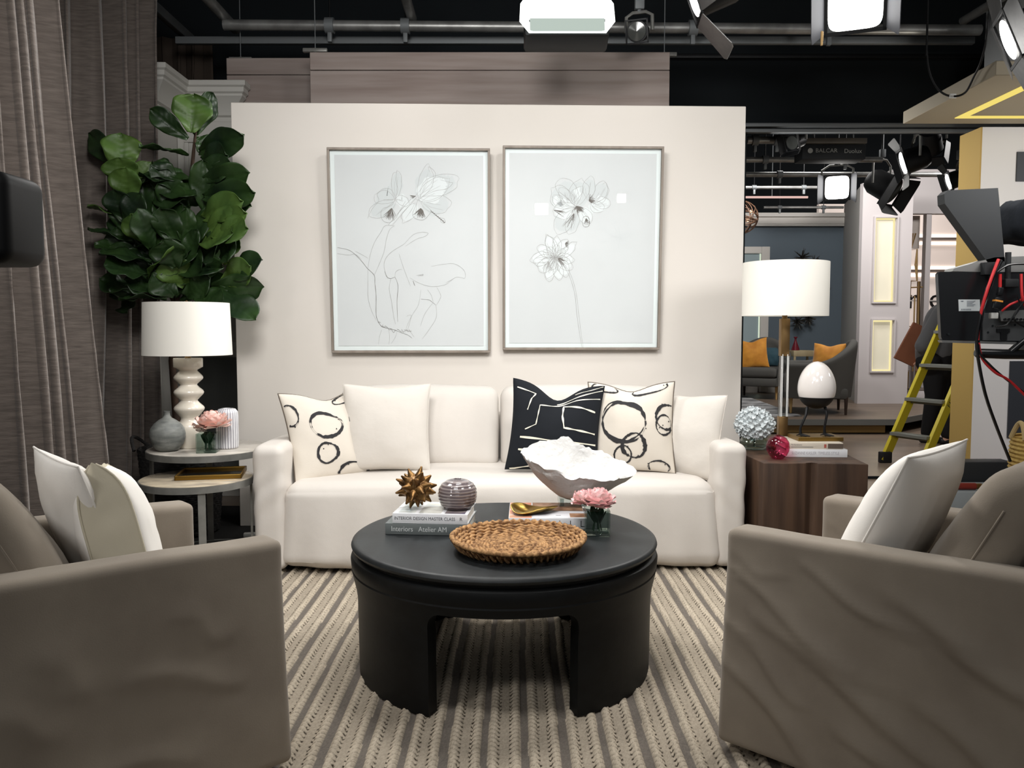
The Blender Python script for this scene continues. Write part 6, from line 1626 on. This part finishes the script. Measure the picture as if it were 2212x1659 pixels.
# fluorescent bank housing with maker's lettering
a = P(1732, 300, 8.6); b = P(1868, 345, 8.6)
t = thing('light_bank', 'long dark fluorescent light bank with pale maker lettering under the far ceiling', 'light bank', ((a.x + b.x) / 2, 8.6, (a.z + b.z) / 2))
w = b.x - a.x; h = a.z - b.z
obj('housing', Geo().box((w, .25, h * .72), (0, .1, -h * .14), r=.01), MAT_B, t)
obj('reflector', Geo().box((w * 1.0, .20, h * .26), (0, .05, h * .37), r=.006), mat('reflector_grey', (104, 98, 90), .5, .3), t)
g = Geo(); text('BALCAR', .058, T(-.08, -.03, -.02) @ RX(PI / 2), g, sx=1.05); text('Duolux', .06, T(.19, -.03, -.025) @ RX(PI / 2) @ Matrix.Shear('XZ', 4, (.0, .0)), g, sx=1.0); g.tube([(-.245, -.028, -.02), (-.245, -.032, -.02)], .026, 16)
obj('lettering', g, mat('pale_maker_lettering', (150, 150, 146), .6), t)
obj('hanger', Geo().tube([(-.2, 0, h / 2), (-.2, 0, 4.94 - t.location.z)], .008, 6).tube([(.2, 0, h / 2), (.2, 0, 4.94 - t.location.z)], .008, 6), DSTEEL, t)
LENS = emit('lit_lens', (255, 252, 246), 9.); LENSD = mat('dark_lens', (70, 72, 70), .15, spec=.6); DOORS = mat('barn_door_silver', (150, 150, 150), .35, .8, col2=(120, 120, 120), scale=6); DOORB = mat('barn_door_grey', (92, 94, 100), .5, .3)
def lamp(label, pos, target, r, L, lit=True, doorm=DOORB, dl=1.3, da=28, up=(0, 0, 1), square=True, hang=4.94, doors=4, lens=None, group='studio spotlights', roll=0, sq=False):
    pos = Vector(pos); t = thing('spotlight', label, 'spotlight', pos, 0, group)
    M4 = aim((0, 0, 0), Vector(target) - pos, up) @ RY(R(roll))
    obj('housing', Geo().lathe([(.001, -L), (r * .75, -L), (r * .95, -L * .8), (r, -L * .1), (r * 1.05, 0), (r * .92, 0), (r * .92, -.01)], 24, M=M4 @ RX(-PI / 2)), BLACKM, t)
    if sq:
        V = []
        for i in range(40):
            a = 2 * PI * i / 40; ca, sa = math.cos(a), math.sin(a); V.append((r * 1.0 * math.copysign(abs(ca) ** .35, ca), .014, r * 1.0 * math.copysign(abs(sa) ** .35, sa)))
        obj('lens', Geo().add(V, [tuple(range(40))[::-1]], M=M4), LENS, t)
    else: obj('lens', Geo().lathe([(.001, .014), (r * .9, .006)], 24, M=M4 @ RX(-PI / 2), cap=False), (lens or LENS) if lit else LENSD, t)
    obj('colour_frame', Geo().box((r * 2.3, .012, r * .14), (0, .008, r * 1.08), M=M4).box((r * 2.3, .012, r * .14), (0, .008, -r * 1.08), M=M4).box((r * .14, .012, r * 2.3), (r * 1.08, .008, 0), M=M4).box((r * .14, .012, r * 2.3), (-r * 1.08, .008, 0), M=M4), BLACKM, t)
    for k in (range(doors) if not sq else (1, 3)):
        Md = M4 @ RY(k * PI / 2) @ T(0, .012, r * 1.12) @ RX(R(da))
        w0 = r * (1.05 if k % 2 else 1.0); w1 = w0 * 1.25; ln = r * dl
        V = [(-w0, 0, 0), (w0, 0, 0), (w1, ln, 0), (w1 * .8, ln * 1.08, 0), (-w1 * .8, ln * 1.08, 0), (-w1, ln, 0)]
        V2 = [(x, y, .004) for x, y, z in V]
        obj('barn_door', Geo().add(V + V2, [(0, 1, 2, 3, 4, 5), (11, 10, 9, 8, 7, 6)] + [(i, i + 6, (i + 1) % 6 + 6, (i + 1) % 6) for i in range(6)], M=Md), doorm, t)
    s = M4.to_3x3() @ Vector((1, 0, 0)); b = M4.to_3x3() @ Vector((0, -L * .5, 0)); q = s * r * 1.35
    topz = r * 1.9
    obj('yoke', Geo().tube([b + q, b + q * .98 + Vector((0, 0, topz * .8)), b + Vector((0, 0, topz)) + q * .5, b + Vector((0, 0, topz)) - q * .5, b - q * .98 + Vector((0, 0, topz * .8)), b - q], .012, 8), STEEL, t)
    obj('hanger', Geo().tube([b + Vector((0, 0, topz)), Vector((b.x, b.y, hang - pos.z))], .014, 8).box((.06, .05, .09), (b.x, b.y, b.z + topz + .06), r=.006), DSTEEL, t)
    return t
# big soft light at the top centre
a = P(1122, -20, 4.6); b = P(1328, 72, 4.6)
t = thing('soft_light', 'large bright soft light with a glowing frame at the top centre', 'soft light', ((a.x + b.x) / 2, 4.6, (a.z + b.z) / 2))
w = b.x - a.x; h = a.z - b.z + .04; hw = w / 2; hh = h / 2
Ms = RX(R(-18))
oct_ = [(-hw, -hh * .45), (-hw * .80, -hh), (hw * .80, -hh), (hw, -hh * .45), (hw * .98, hh * .4), (hw * .8, hh), (-hw * .8, hh), (-hw * .98, hh * .4)]
inn = [(x * .80, y * .72) for x, y in oct_]
g = Geo(); n = 8
V = [(x, 0, z) for x, z in oct_] + [(x, .02, z) for x, z in inn]
g.add(V, [(i, (i + 1) % n, n + (i + 1) % n, n + i) for i in range(n)], M=Ms)
obj('frame', g, emit('glowing_frame', (250, 255, 250), 2.6), t, sharp=0)
obj('lower_reflector', Geo().box((w * .78, .01, h * .30), (0, .012, -h * .27), M=Ms), emit('dim_reflector', (206, 220, 210), .82), t)
obj('tubes', Geo().box((w * .8, .02, h * .50), (0, .03, h * .16), r=.01, M=Ms), LENS, t)
obj('housing', Geo().box((w * .9, .16, h * .8), (0, .13, 0), r=.02, M=Ms), BLACKM, t)
obj('hanger', Geo().tube([(0, .13, hh), (0, .13, 4.94 - t.location.z)], .014, 8), DSTEEL, t)
lamp('bright spotlight with grey side doors at the top right', P(1848, 4, 4.8), P(1800, 700, .9), .145, .34, True, DOORB, .75, 34, sq=True)
one('clothes_peg', 'wooden clothes peg clipped to the bright spotlight', 'clothes peg', Geo().box((.010, .012, .075), (0, 0, 0), r=.002).box((.007, .013, .05), (.004, 0, .01), r=.002), LEGW, P(1775, 83, 4.55))
lamp('lit spotlight seen from the side with large silver barn doors', P(1500, -2, 4.7), P(1500, -2, 4.7) + Vector((-.95, .1, -.35)), .105, .26, True, DOORS, 2.2, 112)
lamp('lit spotlight with folded doors at the far upper right edge', P(2180, 85, 4.5), P(2180, 85, 4.5) + Vector((-.95, .36, -.40)), .12, .26, True, DOORS, 1.3, 100)
lamp('small unlit black spotlight hanging beside the large soft light', P(1376, 68, 5.3), P(1376, 68, 5.3) + Vector((-.30, -.9, -.30)), .062, .16, False, DOORB, .3, 40, doors=0)
lamp('bright spotlight hanging over the far stage beside the pillar', P(1808, 405, 9.4), P(1790, 560, 5.0), .125, .25, True, DOORB, .9, 30, sq=True)
lamp('lit spotlight seen edge on under the double rail', P(1952, 352, 7.9), P(1952, 352, 7.9) + Vector((-.92, .22, -.30)), .115, .22, True, BLACKM, .9, 70)
lamp('lit spotlight with doors beside the mustard column top', P(2050, 392, 8.2), P(2050, 392, 8.2) + Vector((-.9, .22, -.3)), .085, .2, True, BLACKM, .9, 70)
lamp('unlit black spotlight in front of the lit pillar', P(1928, 412, 9.3), P(1928, 412, 9.3) + Vector((.5, -.6, -.5)), .15, .3, False, BLACKM, .8, 25)
lamp('small unlit black lamp hanging near the cream wall edge', P(1712, 308, 8.0), P(1712, 308, 8.0) + Vector((-.7, -.5, -.3)), .07, .16, False, BLACKM, .9, 25)
lamp('unlit black spotlight under the rail next to the edge on light', P(2012, 322, 8.7), P(2012, 322, 8.7) + Vector((.4, .6, -.5)), .11, .25, False, BLACKM, .7, 25)
# drooping cable with a white tag
pts = [P(2003, 62, 5.6), P(2002, 110, 5.6), P(2010, 160, 5.6), P(2030, 196, 5.6), P(2057, 208, 5.6), P(2085, 200, 5.5), P(2104, 165, 5.4), P(2120, 130, 5.3), P(2135, 60, 5.2), P(2140, -40, 5.2)]
t = thing('hanging_cable', 'thin black cable drooping in a loop with a white tag near the canopy', 'cable', pts[4]); c = pts[4]
pts = [Vector((pts[0].x, 5.6, 4.94))] + pts
obj('cable', Geo().tube(sm3([q - c for q in pts]), .007, 8), BLACKM, t)
obj('tag', Geo().box((.045, .01, .03), (0, -.008, 0), r=.003), WPL, t)
# ================================================================== LIGHT
def area(name, loc, to, size, power, col=(1, 1, 1), sy=None, spread=None):
    l = bpy.data.lights.new(name, 'AREA'); l.energy = power; l.color = col; l.size = size
    if sy: l.shape = 'RECTANGLE'; l.size_y = sy
    if spread: l.spread = R(spread)
    o = bpy.data.objects.new(name, l); COL.objects.link(o); o.location = loc
    o.rotation_euler = (Vector(to) - Vector(loc)).to_track_quat('-Z', 'Y').to_euler()
    return o
area('key_light', (-.5, 1.7, 2.9), (-.1, 4.9, 1.25), .9, 37, (1, .982, .958), .6, 120)
area('key_light', (1.1, 2.3, 3.3), (.3, 4.8, .9), .6, 16, (1, .982, .958), .5, 120)
area('top_light', (0, 3.55, 3.4), (0, 3.4, 0), .9, 16, (1, .985, .95), .6, 110)
area('side_light', (2.2, 4.4, 3.1), (-.9, 2.4, .6), .4, 15, (1, .98, .95), .4, 90)
area('side_light', (-1.2, 4.6, 3.15), (1.4, 2.3, .7), .4, 16, (1, .98, .95), .4, 80)
area('fill_light', (0, -.2, 3.3), (0, 2.7, .3), 1.6, 15, (1, .98, .95), .8)
area('front_lamp', (.93, -3.0, 2.2), (0, 4, .9), .2, 7, (1, .98, .95), .17)
area('front_lamp', (2.17, -3.0, 2.37), (0, 4, .9), .13, 5, (1, .98, .95), .13)
area('ladder_fill', (2.0, 7.35, 2.65), (3.7, 7.1, .7), .4, 34, (1, .98, .95), .3)  # unseen light added to brighten the ladder, person and yellow side
area('curtain_light', (.2, 4.85, 3.35), (-2.1, 3.5, 1.6), .35, 20, (1, .985, .96), .3, 80)
area('left_lamp', (-2.4, .3, 2.9), (-1.1, 2.2, .7), .5, 7, (1, .985, .96), .4, 90)
area('right_lamp', (2.0, 2.6, 2.0), (.9, 5.0, 1.2), .6, 6, (1, .98, .95), .5, 100)
area('stage_light', (3.6, 10.2, 3.6), (4.4, 11.9, .8), .9, 62, (1, .97, .94), .6)
area('stage_light', (6.0, 9.0, 3.8), (5.0, 12.2, 1.2), .9, 66, (1, .96, .93), .6)
area('column_fill', (4.7, 4.2, 2.5), (4.1, 6.4, 1.5), .5, 26, (1, .97, .93), .4)  # added light outside the frame, lifts the white column front
area('canopy_fill', (3.45, 5.7, 1.45), (3.7, 5.9, 2.7), .3, 5, (1, .93, .8), .3)  # unseen light behind the monitor, added to brighten the canopy underside
area('display_light', (6.6, 12.9, 3.4), (6.6, 14.2, 1.6), .5, 16, (1, .93, .9), .4)
w = bpy.data.worlds.new('world'); S.world = w; w.use_nodes = True
w.node_tree.nodes['Background'].inputs[0].default_value = (.75, .8, .85, 1); w.node_tree.nodes['Background'].inputs[1].default_value = .14
S.view_settings.view_transform = 'Standard'; S.view_settings.look = 'None'; S.view_settings.exposure = 0.0
S.cycles.max_bounces = 8; S.cycles.transparent_max_bounces = 12; S.cycles.sample_clamp_indirect = 4.0; S.cycles.caustics_reflective = False; S.cycles.caustics_refractive = False
